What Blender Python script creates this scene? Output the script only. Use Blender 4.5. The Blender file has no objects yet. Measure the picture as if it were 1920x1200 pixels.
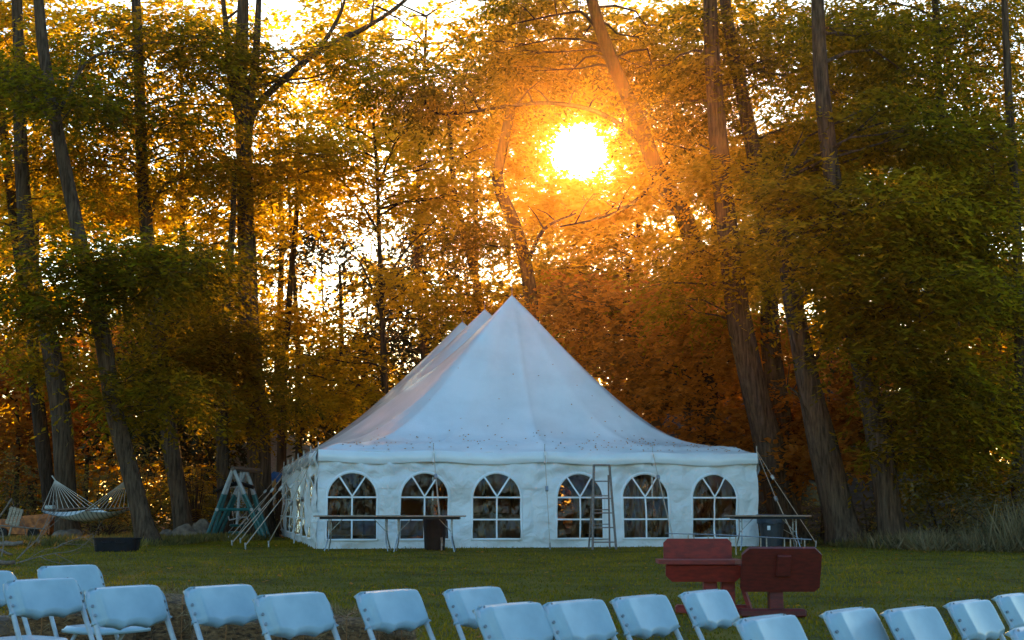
import bpy, bmesh, math, random
import numpy as np
from mathutils import Vector, noise
R = math.radians
random.seed(7)
rng = np.random.default_rng(7)
S = bpy.context.scene
COL = S.collection

# ---------------------------------------------------------------- camera, world, sun, exposure
F, W0, H0, CZ = 2650.0, 1920.0, 1200.0, 0.95
PITCH = math.atan(349.0 / F)
cam_d = bpy.data.cameras.new('camera')
cam = bpy.data.objects.new('camera', cam_d)
COL.objects.link(cam)
cam.location = (0, 0, CZ)
cam.rotation_euler = (R(90) + PITCH, 0, 0)
cam_d.sensor_width = 36
cam_d.lens = F / W0 * 36
cam_d.clip_end = 2000
cam_d.clip_start = 0.1
cam_d.dof.use_dof = True
cam_d.dof.focus_distance = 33
cam_d.dof.aperture_fstop = 9.0
S.camera = cam

def ray(px, py):
    u, v = (px - W0 / 2) / F, (H0 / 2 - py) / F
    c, s = math.cos(PITCH), math.sin(PITCH)
    return Vector((u, c - v * s, s + v * c))

def at(px, py, Y):
    r = ray(px, py)
    return Vector((r.x / r.y * Y, Y, CZ + r.z / r.y * Y))

SUN_DIR = ray(1085, 280).normalized()
SUN_EL = math.asin(SUN_DIR.z)
SUN_AZ = math.atan2(SUN_DIR.x, SUN_DIR.y)

w = bpy.data.worlds.new('World')
S.world = w
w.use_nodes = True
nt = w.node_tree
nt.nodes.clear()
wo = nt.nodes.new('ShaderNodeOutputWorld')
bg = nt.nodes.new('ShaderNodeBackground')
sky = nt.nodes.new('ShaderNodeTexSky')
sky.sky_type = 'NISHITA'
sky.sun_disc = False
sky.sun_elevation = SUN_EL
sky.sun_rotation = SUN_AZ
sky.air_density = 1.3
sky.dust_density = 1.0
sky.ozone_density = 3.0
bg.inputs[1].default_value = 0.118
hs = nt.nodes.new('ShaderNodeHueSaturation'); hs.inputs['Saturation'].default_value = 1.1
tn = nt.nodes.new('ShaderNodeMix'); tn.data_type = 'RGBA'; tn.blend_type = 'MULTIPLY'; tn.inputs[0].default_value = 1; tn.inputs[7].default_value = (.88, 1.01, 1.05, 1)
nt.links.new(sky.outputs[0], hs.inputs['Color']); nt.links.new(hs.outputs[0], tn.inputs[6]); nt.links.new(tn.outputs[2], bg.inputs[0])
# the sun itself with its glare in the hazy air around it
tc = nt.nodes.new('ShaderNodeTexCoord')
dt = nt.nodes.new('ShaderNodeVectorMath'); dt.operation = 'DOT_PRODUCT'
nt.links.new(tc.outputs['Generated'], dt.inputs[0]); dt.inputs[1].default_value = SUN_DIR
ac = nt.nodes.new('ShaderNodeMath'); ac.operation = 'ARCCOSINE'
nt.links.new(dt.outputs['Value'], ac.inputs[0])
def ring(a0, a1):
    m = nt.nodes.new('ShaderNodeMapRange'); m.interpolation_type = 'SMOOTHSTEP'
    m.inputs['From Min'].default_value = R(a0); m.inputs['From Max'].default_value = R(a1)
    m.inputs['To Min'].default_value = 1; m.inputs['To Max'].default_value = 0
    nt.links.new(ac.outputs[0], m.inputs['Value']); return m
d1, d2 = ring(0.95, 1.25), ring(0.9, 7.0)
def emis(m, col, st):
    b = nt.nodes.new('ShaderNodeBackground'); b.inputs[0].default_value = (*col, 1)
    k = nt.nodes.new('ShaderNodeMath'); k.operation = 'MULTIPLY'; k.inputs[1].default_value = st
    nt.links.new(m.outputs[0], k.inputs[0]); nt.links.new(k.outputs[0], b.inputs[1]); return b
b1, b2 = emis(d1, (1, .82, .5), 10), emis(d2, (1, .5, .12), 0.5)
a1 = nt.nodes.new('ShaderNodeAddShader'); a2 = nt.nodes.new('ShaderNodeAddShader')
nt.links.new(bg.outputs[0], a1.inputs[0]); nt.links.new(b1.outputs[0], a1.inputs[1])
nt.links.new(a1.outputs[0], a2.inputs[0]); nt.links.new(b2.outputs[0], a2.inputs[1])
nt.links.new(a2.outputs[0], wo.inputs[0])

sl = bpy.data.lights.new('sun', 'SUN')
sl.energy = 5.0
sl.angle = R(0.6)
sl.color = (1.0, 0.50, 0.115)
so = bpy.data.objects.new('sun', sl)
COL.objects.link(so)
so.rotation_euler = (-SUN_DIR).to_track_quat('-Z', 'Y').to_euler()
so.location = (5, 60, 30)

vs = S.view_settings
vs.view_transform = 'Standard'; vs.look = 'None'; vs.gamma = 1; vs.use_curve_mapping = False
vs.exposure = 1.7
S.cycles.max_bounces = 8
S.cycles.diffuse_bounces = 4
S.cycles.glossy_bounces = 3
S.cycles.transmission_bounces = 4
S.cycles.transparent_max_bounces = 12
S.cycles.volume_bounces = 0
S.cycles.use_denoising = True
S.cycles.sample_clamp_indirect = 4
S.cycles.caustics_reflective = False
S.cycles.caustics_refractive = False

# ---------------------------------------------------------------- helpers
def sstep(a, b, x):
    t = min(1, max(0, (x - a) / (b - a)))
    return t * t * (3 - 2 * t)

def gz(x, y):
    k = 1 - sstep(8, 28, y)
    z = -(0.235 + 0.02 * max(-6, min(6, x))) * k
    z += 0.03 * noise.noise((x * .15, y * .15, 0)) * sstep(34, 45, y)
    return z

def onground(px, py):
    """distance at which the pixel ray meets the ground"""
    Y = 10.0
    r = ray(px, py)
    for _ in range(60):
        x = r.x / r.y * Y
        Y2 = (gz(x, Y) - CZ) / (r.z / r.y)
        Y = .5 * Y + .5 * Y2
    return Vector((r.x / r.y * Y, Y, gz(r.x / r.y * Y, Y)))

def tag(o, label=None, cat=None, group=None, kind=None):
    if label: o['label'] = label
    if cat: o['category'] = cat
    if group: o['group'] = group
    if kind: o['kind'] = kind
    return o

def empty(name, loc, rz=0.0):
    o = bpy.data.objects.new(name, None)
    o.empty_display_size = .2
    COL.objects.link(o)
    o.location = loc
    o.rotation_euler = (0, 0, rz)
    return o

def link_mesh(name, me, mat, parent=None):
    o = bpy.data.objects.new(name, me)
    COL.objects.link(o)
    if mat and len(me.materials) == 0: me.materials.append(mat)
    if parent: o.parent = parent
    return o

class MB:
    def __init__(s): s.v = []; s.f = []
    def add(s, vs_, fs):
        n = len(s.v); s.v += [tuple(p) for p in vs_]; s.f += [tuple(i + n for i in q) for q in fs]
    def box(s, c, size, M=None, bev=0.0):
        """bevelled box: each side inset, eight corners cut"""
        hx, hy, hz = size[0] / 2, size[1] / 2, size[2] / 2
        b = min(bev, hx * .45, hy * .45, hz * .45)
        if b <= 0:
            vs_ = [Vector((x, y, z)) for x in (-hx, hx) for y in (-hy, hy) for z in (-hz, hz)]
            fs = [(0, 1, 3, 2), (4, 6, 7, 5), (0, 4, 5, 1), (2, 3, 7, 6), (0, 2, 6, 4), (1, 5, 7, 3)]
        else:
            bm = bmesh.new()
            bmesh.ops.create_cube(bm, size=1)
            for v in bm.verts: v.co = Vector((v.co.x * 2 * hx, v.co.y * 2 * hy, v.co.z * 2 * hz))
            bmesh.ops.bevel(bm, geom=list(bm.edges), offset=b, segments=1, affect='EDGES')
            bm.verts.ensure_lookup_table()
            vs_ = [v.co.copy() for v in bm.verts]; fs = [tuple(v.index for v in f.verts) for f in bm.faces]
            bm.free()
        if M is not None: vs_ = [M @ v for v in vs_]
        c = Vector(c)
        s.add([v + c for v in vs_], fs)
    def tube(s, pts, rad, n=8, cap=True, rough=0.0, ridges=0, closed=False):
        pts = [Vector(p) for p in pts]
        if not hasattr(rad, '__len__'): rad = [rad] * len(pts)
        base = len(s.v); vs_ = []
        up = None
        for i, p in enumerate(pts):
            a = pts[max(0, i - 1)]; b = pts[min(len(pts) - 1, i + 1)]
            t = (b - a)
            t = t.normalized() if t.length > 1e-9 else Vector((0, 0, 1))
            if up is None:
                up = Vector((1, 0, 0)) if abs(t.x) < .8 else Vector((0, 1, 0))
            e1 = (up - t * up.dot(t)).normalized(); e2 = t.cross(e1); up = e1
            for k in range(n):
                a_ = 2 * math.pi * k / n
                r = rad[i]
                if rough:
                    r *= 1 + rough * noise.noise((math.cos(a_) * 1.6 + p.x, math.sin(a_) * 1.6 + p.y, p.z * .5))
                if ridges:
                    r *= 1 + .07 * (1 if k % 2 else -1) * (.6 + noise.noise((k * 3.1, p.z * .9, p.x)))
                vs_.append(p + e1 * (math.cos(a_) * r) + e2 * (math.sin(a_) * r))
        fs = []
        for i in range(len(pts) - 1):
            for k in range(n):
                k2 = (k + 1) % n
                fs.append((i * n + k, i * n + k2, (i + 1) * n + k2, (i + 1) * n + k))
        if cap:
            fs.append(tuple(range(n - 1, -1, -1))); fs.append(tuple((len(pts) - 1) * n + k for k in range(n)))
        s.add(vs_, fs)
    def build(s, name, mat, parent=None, smooth=False):
        me = bpy.data.meshes.new(name)
        me.from_pydata(s.v, [], s.f)
        if smooth:
            me.polygons.foreach_set('use_smooth', [True] * len(me.polygons))
        me.update()
        return link_mesh(name, me, mat, parent)

def smooth_path(pts, sub=6):
    pts = [Vector(p) for p in pts]
    P = [pts[0] * 2 - pts[1]] + pts + [pts[-1] * 2 - pts[-2]]
    out = []
    for i in range(1, len(P) - 2):
        p0, p1, p2, p3 = P[i - 1], P[i], P[i + 1], P[i + 2]
        for k in range(sub):
            t = k / sub
            out.append(.5 * ((2 * p1) + (p2 - p0) * t + (2 * p0 - 5 * p1 + 4 * p2 - p3) * t * t + (3 * p1 - p0 - 3 * p2 + p3) * t ** 3))
    out.append(pts[-1].copy())
    return out

# ---------------------------------------------------------------- materials
def mat_new(name):
    m = bpy.data.materials.new(name); m.use_nodes = True
    nt = m.node_tree; nt.nodes.clear()
    out = nt.nodes.new('ShaderNodeOutputMaterial')
    return m, nt, out

def N(nt, t, **kw):
    n = nt.nodes.new(t)
    for k, v in kw.items():
        if k.startswith('i_'): n.inputs[k[2:].replace('_', ' ')].default_value = v
        else: setattr(n, k, v)
    return n

def ramp(nt, fac, stops):
    r = nt.nodes.new('ShaderNodeValToRGB')
    e = r.color_ramp.elements
    e[0].position, e[0].color = stops[0][0], (*stops[0][1], 1)
    e[1].position, e[1].color = stops[-1][0], (*stops[-1][1], 1)
    for p, c in stops[1:-1]:
        q = e.new(p); q.color = (*c, 1)
    nt.links.new(fac, r.inputs[0]); return r

def solid(name, c1, c2=None, rough=.5, scale=8, bump=.0, bscale=60, metal=0.0, spec=.5, stretch=(1, 1, 1), detail=4):
    m, nt, out = mat_new(name)
    p = N(nt, 'ShaderNodeBsdfPrincipled')
    p.inputs['Roughness'].default_value = rough
    p.inputs['Metallic'].default_value = metal
    p.inputs['Specular IOR Level'].default_value = spec
    co = N(nt, 'ShaderNodeTexCoord'); mp = N(nt, 'ShaderNodeMapping'); mp.inputs['Scale'].default_value = stretch
    nt.links.new(co.outputs['Object'], mp.inputs[0])
    n = N(nt, 'ShaderNodeTexNoise'); n.inputs['Scale'].default_value = scale; n.inputs['Detail'].default_value = detail
    nt.links.new(mp.outputs[0], n.inputs[0])
    c2 = c2 or tuple(x * .75 for x in c1)
    r = ramp(nt, n.outputs[0], [(.35, c2), (.65, c1)])
    nt.links.new(r.outputs[0], p.inputs['Base Color'])
    if bump:
        n2 = N(nt, 'ShaderNodeTexNoise'); n2.inputs['Scale'].default_value = bscale; n2.inputs['Detail'].default_value = 5
        nt.links.new(mp.outputs[0], n2.inputs[0])
        b = N(nt, 'ShaderNodeBump'); b.inputs['Strength'].default_value = bump; b.inputs['Distance'].default_value = .02
        nt.links.new(n2.outputs[0], b.inputs['Height']); nt.links.new(b.outputs[0], p.inputs['Normal'])
    nt.links.new(p.outputs[0], out.inputs[0])
    return m

def leaf_mat(name, stops, tstops, tr=.5, rough=.6):
    m, nt, out = mat_new(name)
    a = N(nt, 'ShaderNodeAttribute'); a.attribute_name = 'v'
    r1 = ramp(nt, a.outputs['Fac'], stops); r2 = ramp(nt, a.outputs['Fac'], tstops)
    d = N(nt, 'ShaderNodeBsdfPrincipled'); d.inputs['Roughness'].default_value = rough; d.inputs['Specular IOR Level'].default_value = .12
    nt.links.new(r1.outputs[0], d.inputs['Base Color'])
    t = N(nt, 'ShaderNodeBsdfTranslucent'); nt.links.new(r2.outputs[0], t.inputs[0])
    mx = N(nt, 'ShaderNodeMixShader'); mx.inputs[0].default_value = tr
    nt.links.new(d.outputs[0], mx.inputs[1]); nt.links.new(t.outputs[0], mx.inputs[2])
    nt.links.new(mx.outputs[0], out.inputs[0])
    return m

M = {}
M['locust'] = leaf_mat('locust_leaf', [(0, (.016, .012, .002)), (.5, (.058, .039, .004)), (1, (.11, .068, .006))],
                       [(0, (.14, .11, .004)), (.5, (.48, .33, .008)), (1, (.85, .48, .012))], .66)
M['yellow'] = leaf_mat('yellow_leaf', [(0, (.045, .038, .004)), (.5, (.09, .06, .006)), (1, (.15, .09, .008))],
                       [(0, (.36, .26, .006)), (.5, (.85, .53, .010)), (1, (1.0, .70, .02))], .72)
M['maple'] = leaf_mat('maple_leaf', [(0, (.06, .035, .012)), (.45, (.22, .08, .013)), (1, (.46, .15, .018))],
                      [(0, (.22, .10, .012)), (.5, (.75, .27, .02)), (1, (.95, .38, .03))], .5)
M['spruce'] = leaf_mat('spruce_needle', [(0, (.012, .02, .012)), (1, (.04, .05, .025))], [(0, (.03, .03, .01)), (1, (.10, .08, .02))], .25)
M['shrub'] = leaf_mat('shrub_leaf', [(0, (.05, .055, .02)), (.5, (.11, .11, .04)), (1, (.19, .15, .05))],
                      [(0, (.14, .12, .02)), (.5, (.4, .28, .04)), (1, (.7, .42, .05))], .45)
M['weed'] = leaf_mat('weed_blade', [(0, (.07, .055, .025)), (.5, (.17, .125, .06)), (1, (.30, .21, .11))],
                     [(0, (.1, .1, .03)), (1, (.4, .28, .1))], .35)
M['grass'] = leaf_mat('grass_blade', [(0, (.09, .066, .004)), (.6, (.22, .158, .007)), (1, (.38, .22, .022))],
                      [(0, (.12, .12, .005)), (1, (.36, .24, .01))], .35, .8)
M['straw'] = leaf_mat('straw', [(0, (.10, .05, .025)), (.5, (.26, .15, .07)), (1, (.45, .3, .15))], [(0, (.1, .06, .02)), (1, (.4, .25, .08))], .2)

def bark(name, c1, c2):
    m, nt, out = mat_new(name)
    p = N(nt, 'ShaderNodeBsdfPrincipled'); p.inputs['Roughness'].default_value = .9; p.inputs['Specular IOR Level'].default_value = .08
    co = N(nt, 'ShaderNodeTexCoord'); mp = N(nt, 'ShaderNodeMapping'); mp.inputs['Scale'].default_value = (10, 10, 1.1)
    nt.links.new(co.outputs['Object'], mp.inputs[0])
    n = N(nt, 'ShaderNodeTexNoise'); n.inputs['Scale'].default_value = 1.6; n.inputs['Detail'].default_value = 6; n.inputs['Roughness'].default_value = .65
    nt.links.new(mp.outputs[0], n.inputs[0])
    r = ramp(nt, n.outputs[0], [(.32, c2), (.5, tuple(.5 * (a + b) for a, b in zip(c1, c2))), (.66, c1)])
    nt.links.new(r.outputs[0], p.inputs['Base Color'])
    b = N(nt, 'ShaderNodeBump'); b.inputs['Strength'].default_value = 1.0; b.inputs['Distance'].default_value = .06
    nt.links.new(n.outputs[0], b.inputs['Height']); nt.links.new(b.outputs[0], p.inputs['Normal'])
    nt.links.new(p.outputs[0], out.inputs[0]); return m
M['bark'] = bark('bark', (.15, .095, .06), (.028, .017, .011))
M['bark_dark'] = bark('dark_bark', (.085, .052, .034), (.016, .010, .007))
M['dead'] = solid('dead_wood', (.26, .19, .14), (.12, .08, .06), .8, 12, .4, 40, stretch=(4, 4, 1))

def vinyl(name, c, rough, grime=True, bump=.25, spec=.5):
    m, nt, out = mat_new(name)
    p = N(nt, 'ShaderNodeBsdfPrincipled'); p.inputs['Roughness'].default_value = rough; p.inputs['Specular IOR Level'].default_value = spec
    co = N(nt, 'ShaderNodeTexCoord')
    n = N(nt, 'ShaderNodeTexNoise'); n.inputs['Scale'].default_value = .9; n.inputs['Detail'].default_value = 7; n.inputs['Roughness'].default_value = .6
    nt.links.new(co.outputs['Object'], n.inputs[0])
    r = ramp(nt, n.outputs[0], [(.3, tuple(x * .86 for x in c)), (.6, c)])
    nt.links.new(r.outputs[0], p.inputs['Base Color'])
    n2 = N(nt, 'ShaderNodeTexNoise'); n2.inputs['Scale'].default_value = 3.2; n2.inputs['Detail'].default_value = 6
    n2.inputs['Distortion'].default_value = .6
    nt.links.new(co.outputs['Object'], n2.inputs[0])
    b = N(nt, 'ShaderNodeBump'); b.inputs['Strength'].default_value = bump; b.inputs['Distance'].default_value = .08
    nt.links.new(n2.outputs[0], b.inputs['Height']); nt.links.new(b.outputs[0], p.inputs['Normal'])
    nt.links.new(p.outputs[0], out.inputs[0]); return m
M['roof'] = vinyl('roof_vinyl', (.74, .77, .79), .18, bump=.08, spec=.6)
M['wallcloth'] = vinyl('wall_vinyl', (.72, .73, .74), .45, bump=1.0)
M['trim'] = vinyl('window_trim', (.76, .78, .8), .5, bump=.1)

def clear_vinyl():
    m, nt, out = mat_new('clear_window_vinyl')
    t = N(nt, 'ShaderNodeBsdfTransparent'); t.inputs[0].default_value = (.34, .28, .21, 1)
    g = N(nt, 'ShaderNodeBsdfGlossy'); g.inputs['Roughness'].default_value = .12; g.inputs[0].default_value = (.9, .9, .9, 1)
    fr = N(nt, 'ShaderNodeFresnel'); fr.inputs[0].default_value = 1.45
    co = N(nt, 'ShaderNodeTexCoord'); mp = N(nt, 'ShaderNodeMapping'); mp.inputs['Scale'].default_value = (3.5, 3.5, .9)
    nt.links.new(co.outputs['Object'], mp.inputs[0])
    n = N(nt, 'ShaderNodeTexNoise'); n.inputs['Scale'].default_value = 1.6; n.inputs['Detail'].default_value = 3; n.inputs['Distortion'].default_value = 1.2
    nt.links.new(mp.outputs[0], n.inputs[0])
    b = N(nt, 'ShaderNodeBump'); b.inputs['Strength'].default_value = .9; b.inputs['Distance'].default_value = .12
    nt.links.new(n.outputs[0], b.inputs['Height'])
    nt.links.new(b.outputs[0], g.inputs['Normal']); nt.links.new(b.outputs[0], fr.inputs['Normal'])
    mx = N(nt, 'ShaderNodeMixShader')
    nt.links.new(fr.outputs[0], mx.inputs[0]); nt.links.new(t.outputs[0], mx.inputs[1]); nt.links.new(g.outputs[0], mx.inputs[2])
    nt.links.new(mx.outputs[0], out.inputs[0]); return m
M['clear'] = clear_vinyl()

M['plastic'] = solid('white_resin', (.38, .50, .54), (.29, .40, .45), .3, 7, .05, 200)
M['chairmetal'] = solid('white_enamel_tube', (.5, .53, .55), (.4, .43, .46), .35, 30)
M['bolt'] = solid('steel_bolt', (.3, .3, .3), (.15, .15, .15), .4, metal=.8)
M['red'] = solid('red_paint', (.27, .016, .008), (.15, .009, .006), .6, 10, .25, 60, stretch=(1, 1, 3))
M['shaded_red'] = solid('shaded_red_paint', (.15, .012, .008), (.08, .007, .005), .6, 10, .25, 60, stretch=(1, 1, 3))  # same bench red, darkened so the right bench carries its shade in the colour
M['rope'] = solid('rope', (.62, .55, .46), (.45, .38, .3), .8, 60)
M['strap'] = solid('ratchet_strap', (.48, .38, .29), (.36, .28, .21), .6, 60)
M['steel'] = solid('galvanised_steel', (.42, .42, .43), (.25, .25, .26), .38, 30, metal=.7)
M['alu'] = solid('ladder_aluminium', (.24, .19, .17), (.14, .11, .10), .5, 25, metal=.3)
M['tabletop'] = solid('plywood_tabletop', (.36, .24, .17), (.24, .16, .11), .6, 8, .2, 60)
M['black'] = solid('black_plastic', (.010, .010, .011), (.006, .006, .007), .5, 10, spec=.2)
M['tub'] = solid('black_rubber', (.008, .010, .015), (.005, .006, .009), .5, 10, .1, spec=.2)
M['bluegrey'] = solid('blue_grey_plastic', (.03, .035, .045), (.02, .024, .03), .5, 10)
M['bluebag'] = solid('blue_bin_liner', (.03, .045, .07), (.02, .03, .045), .35, 20, .6, 30)
M['teal'] = solid('teal_enamel', (.012, .13, .12), (.008, .09, .09), .35, 12)
M['palepaint'] = solid('pale_grey_enamel', (.45, .43, .41), (.32, .3, .28), .45, 14)
M['brownwood'] = solid('brown_timber', (.2, .12, .08), (.1, .06, .04), .7, 8, .4, 40, stretch=(1, 6, 6))
M['rust'] = solid('rusty_sheet', (.62, .19, .04), (.25, .07, .02), .65, 7, .3, 30)
M['pallet'] = solid('weathered_board', (.5, .4, .3), (.3, .22, .16), .75, 9, .3, 50, stretch=(1, 1, 5))
M['rock'] = solid('field_stone', (.27, .19, .13), (.10, .07, .05), .9, 5, .8, 12)
M['hay'] = solid('packed_hay', (.36, .18, .07), (.07, .034, .016), .9, 26, 1.0, 60, stretch=(1, 1, 2.5))
M['twine'] = solid('orange_twine', (.4, .16, .05), rough=.7)
M['orangepole'] = solid('varnished_wood_pole', (.55, .22, .05), (.4, .15, .035), .35, 6, stretch=(8, 8, 1))
M['canvas'] = solid('hammock_canvas', (.5, .52, .5), (.42, .44, .42), .7, 20)
M['bluetape'] = solid('blue_tape', (.02, .16, .5), rough=.4)
M['orangetape'] = solid('orange_tape', (.7, .3, .06), rough=.5)
M['house'] = solid('brown_siding', (.07, .038, .022), (.04, .022, .014), .7, 4)
M['shingle'] = solid('roof_shingles', (.09, .07, .06), (.05, .04, .035), .85, 20)
M['housewhite'] = solid('pale_trim', (.6, .57, .53), rough=.6)
M['darkglass'] = solid('dark_window_glass', (.01, .01, .012), rough=.1)
M['cloth'] = solid('grey_tablecloth', (.4, .42, .45), (.33, .35, .37), .8, 6)
M['label'] = solid('white_sticker', (.7, .72, .74), rough=.5)

def striped():
    m, nt, out = mat_new('striped_canvas')
    p = N(nt, 'ShaderNodeBsdfPrincipled'); p.inputs['Roughness'].default_value = .7
    co = N(nt, 'ShaderNodeTexCoord'); wv = N(nt, 'ShaderNodeTexWave'); wv.inputs['Scale'].default_value = 2.2; wv.inputs['Distortion'].default_value = .3
    wv.bands_direction = 'X'
    nt.links.new(co.outputs['Object'], wv.inputs[0])
    r = ramp(nt, wv.outputs[0], [(.0, (.18, .22, .24)), (.35, (.62, .64, .63)), (1, (.66, .67, .66))])
    nt.links.new(r.outputs[0], p.inputs['Base Color']); nt.links.new(p.outputs[0], out.inputs[0]); return m
M['striped'] = striped()

def ground_mat():
    m, nt, out = mat_new('ground')
    p = N(nt, 'ShaderNodeBsdfPrincipled'); p.inputs['Roughness'].default_value = .95; p.inputs['Specular IOR Level'].default_value = .15
    co = N(nt, 'ShaderNodeTexCoord')
    def nz(sc, det=5):
        n = N(nt, 'ShaderNodeTexNoise'); n.inputs['Scale'].default_value = sc; n.inputs['Detail'].default_value = det
        nt.links.new(co.outputs['Object'], n.inputs[0]); return n
    g = ramp(nt, nz(1.1).outputs[0], [(.3, (.05, .038, .004)), (.5, (.12, .088, .006)), (.72, (.19, .12, .014))])
    l = ramp(nt, nz(5, 8).outputs[0], [(.35, (.022, .014, .008)), (.5, (.06, .035, .016)), (.68, (.13, .065, .025))])
    sx = N(nt, 'ShaderNodeSeparateXYZ'); nt.links.new(co.outputs['Object'], sx.inputs[0])
    wob = N(nt, 'ShaderNodeMath'); wob.operation = 'MULTIPLY_ADD'; wob.inputs[1].default_value = 7
    nt.links.new(nz(.35).outputs[0], wob.inputs[0]); nt.links.new(sx.outputs[1], wob.inputs[2])
    mr = N(nt, 'ShaderNodeMapRange'); mr.inputs['From Min'].default_value = 38.5; mr.inputs['From Max'].default_value = 45
    nt.links.new(wob.outputs[0], mr.inputs[0])
    mx = N(nt, 'ShaderNodeMix'); mx.data_type = 'RGBA'
    nt.links.new(mr.outputs[0], mx.inputs[0]); nt.links.new(g.outputs[0], mx.inputs[6]); nt.links.new(l.outputs[0], mx.inputs[7])
    nt.links.new(mx.outputs[2], p.inputs['Base Color'])
    b = N(nt, 'ShaderNodeBump'); b.inputs['Strength'].default_value = .8; b.inputs['Distance'].default_value = .05
    nt.links.new(nz(18, 6).outputs[0], b.inputs['Height']); nt.links.new(b.outputs[0], p.inputs['Normal'])
    nt.links.new(p.outputs[0], out.inputs[0]); return m
M['ground'] = ground_mat()

# ---------------------------------------------------------------- ground
def axis(segs):
    out = []
    for a, b, st in segs: out += list(np.arange(a, b, st))
    return out + [segs[-1][1]]
xs = axis([(-190, -30, 16), (-30, 30, 1.0), (30, 190, 16)])
ys = axis([(-40, 0, 8), (0, 60, 1.0), (60, 300, 16)])
b = MB()
vsx = [(x, y, gz(x, y)) for y in ys for x in xs]
nx = len(xs)
b.add(vsx, [(j * nx + i, j * nx + i + 1, (j + 1) * nx + i + 1, (j + 1) * nx + i) for j in range(len(ys) - 1) for i in range(nx - 1)])
g = b.build('ground', M['ground'], smooth=True)
tag(g, 'mown lawn giving way to leaf litter under the trees', kind='structure')

# ---------------------------------------------------------------- foliage machinery (numpy)
SUNPX = np.array([1085., 280.])
def project(P):
    d = P - np.array([0, 0, CZ])
    c, s = math.cos(PITCH), math.sin(PITCH)
    f = d[:, 1] * c + d[:, 2] * s
    u = -d[:, 1] * s + d[:, 2] * c
    return W0 / 2 + F * d[:, 0] / f, H0 / 2 - F * u / f

def unit(a):
    return a / np.maximum(np.linalg.norm(a, axis=-1, keepdims=True), 1e-9)

class Leaves:
    def __init__(s): s.P = []; s.V = []; s.T = []
    def quads(s, c, d, side, L, Wd, v):
        """diamond leaves: base point c, direction d, side vector, length, width, value"""
        L = L[:, None]; Wd = Wd[:, None]
        tip = c + d * L; m = c + d * L * .45
        nrm = unit(np.cross(d, side))
        a = m + side * Wd * .5 + nrm * Wd * .12; bb = m - side * Wd * .5 + nrm * Wd * .12
        s.P.append(np.stack([c, a, tip, bb], 1)); s.V.append(v)
    def build(s, name, mat, parent, hole=True):
        P = np.concatenate(s.P); V = np.concatenate(s.V)
        if hole:
            px, py = project(P[:, 0])
            ang = np.arctan2(py - SUNPX[1], px - SUNPX[0])
            rr = 54 + 4 * np.sin(ang * 5 + 1) + 4 * np.sin(ang * 11) + rng.normal(0, 5, len(px))
            keep = np.hypot(px - SUNPX[0], (py - SUNPX[1])) > rr
            P = P[keep]; V = V[keep]
        n = len(P)
        me = bpy.data.meshes.new(name)
        me.vertices.add(n * 4); me.loops.add(n * 4); me.polygons.add(n)
        me.vertices.foreach_set('co', P.reshape(-1).astype(np.float32))
        me.loops.foreach_set('vertex_index', np.arange(n * 4, dtype=np.int32))
        me.polygons.foreach_set('loop_start', np.arange(0, n * 4, 4, dtype=np.int32))
        me.polygons.foreach_set('loop_total', np.full(n, 4, dtype=np.int32))
        at_ = me.attributes.new('v', 'FLOAT', 'POINT')
        at_.data.foreach_set('value', np.repeat(np.clip(V, 0, 1), 4).astype(np.float32))
        me.update(calc_edges=True)
        Leaves.total += n
        return link_mesh(name, me, mat, parent)
Leaves.total = 0

def sprays(LV, centers, radii, ntw, mleaf, leafL, leafW, twigL, droop, hub, vbase, hang=.35, jitter=.12):
    """leafy twigs through flattened pads. centers (n,3), radii (n,3), hub (3,) = where the branches come from"""
    n = len(centers)
    T = n * ntw
    C = np.repeat(centers, ntw, 0); Rr = np.repeat(radii, ntw, 0)
    d = unit(rng.normal(size=(T, 3))); rad = rng.random((T, 1)) ** .45
    st = C + d * Rr * rad
    out = unit((C - hub) * np.array([1, 1, 0]) + 1e-6)
    dr = unit(out * .7 + d * np.array([1, 1, .35]) * 1.0 + rng.normal(size=(T, 3)) * .35)
    side = unit(np.cross(dr, np.array([0, 0, 1.])))
    t = (np.arange(mleaf) + .5) / mleaf
    L = twigL * (.6 + .8 * rng.random((T, 1)))
    path = st[:, None] + dr[:, None] * (t[None, :, None] * L[:, None]) - np.array([0, 0, 1.]) * (droop * t[None, :, None] ** 2 * L[:, None])
    sg = np.where(np.arange(mleaf) % 2 == 0, 1., -1.)[None, :, None]
    ld = unit(side[:, None] * sg + dr[:, None] * .55 - np.array([0, 0, hang]) + rng.normal(size=(T, mleaf, 3)) * .3)
    nr = rng.normal(size=(T, mleaf, 3)) * .35 + np.array([0, 0, 1.])
    sd = unit(np.cross(ld, nr))
    path = path + rng.normal(size=path.shape) * jitter * .25
    k = T * mleaf
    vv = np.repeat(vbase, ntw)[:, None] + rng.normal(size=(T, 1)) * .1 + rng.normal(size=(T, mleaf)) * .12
    LV.quads(path.reshape(k, 3), ld.reshape(k, 3), sd.reshape(k, 3),
             leafL * (.7 + .6 * rng.random(k)), leafW * (.7 + .6 * rng.random(k)), vv.reshape(k))

KIND = {  # leaf length, width, leaves per twig, twig length, droop, material
    'locust': dict(L=.185, W=.08, m=12, tw=.85, droop=.55, mat='locust'),
    'yellow': dict(L=.18, W=.12, m=10, tw=.75, droop=.35, mat='yellow'),
    'maple': dict(L=.18, W=.16, m=9, tw=.6, droop=.4, mat='maple'),
    'spruce': dict(L=.28, W=.08, m=14, tw=.9, droop=.9, mat='spruce'),
}

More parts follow.
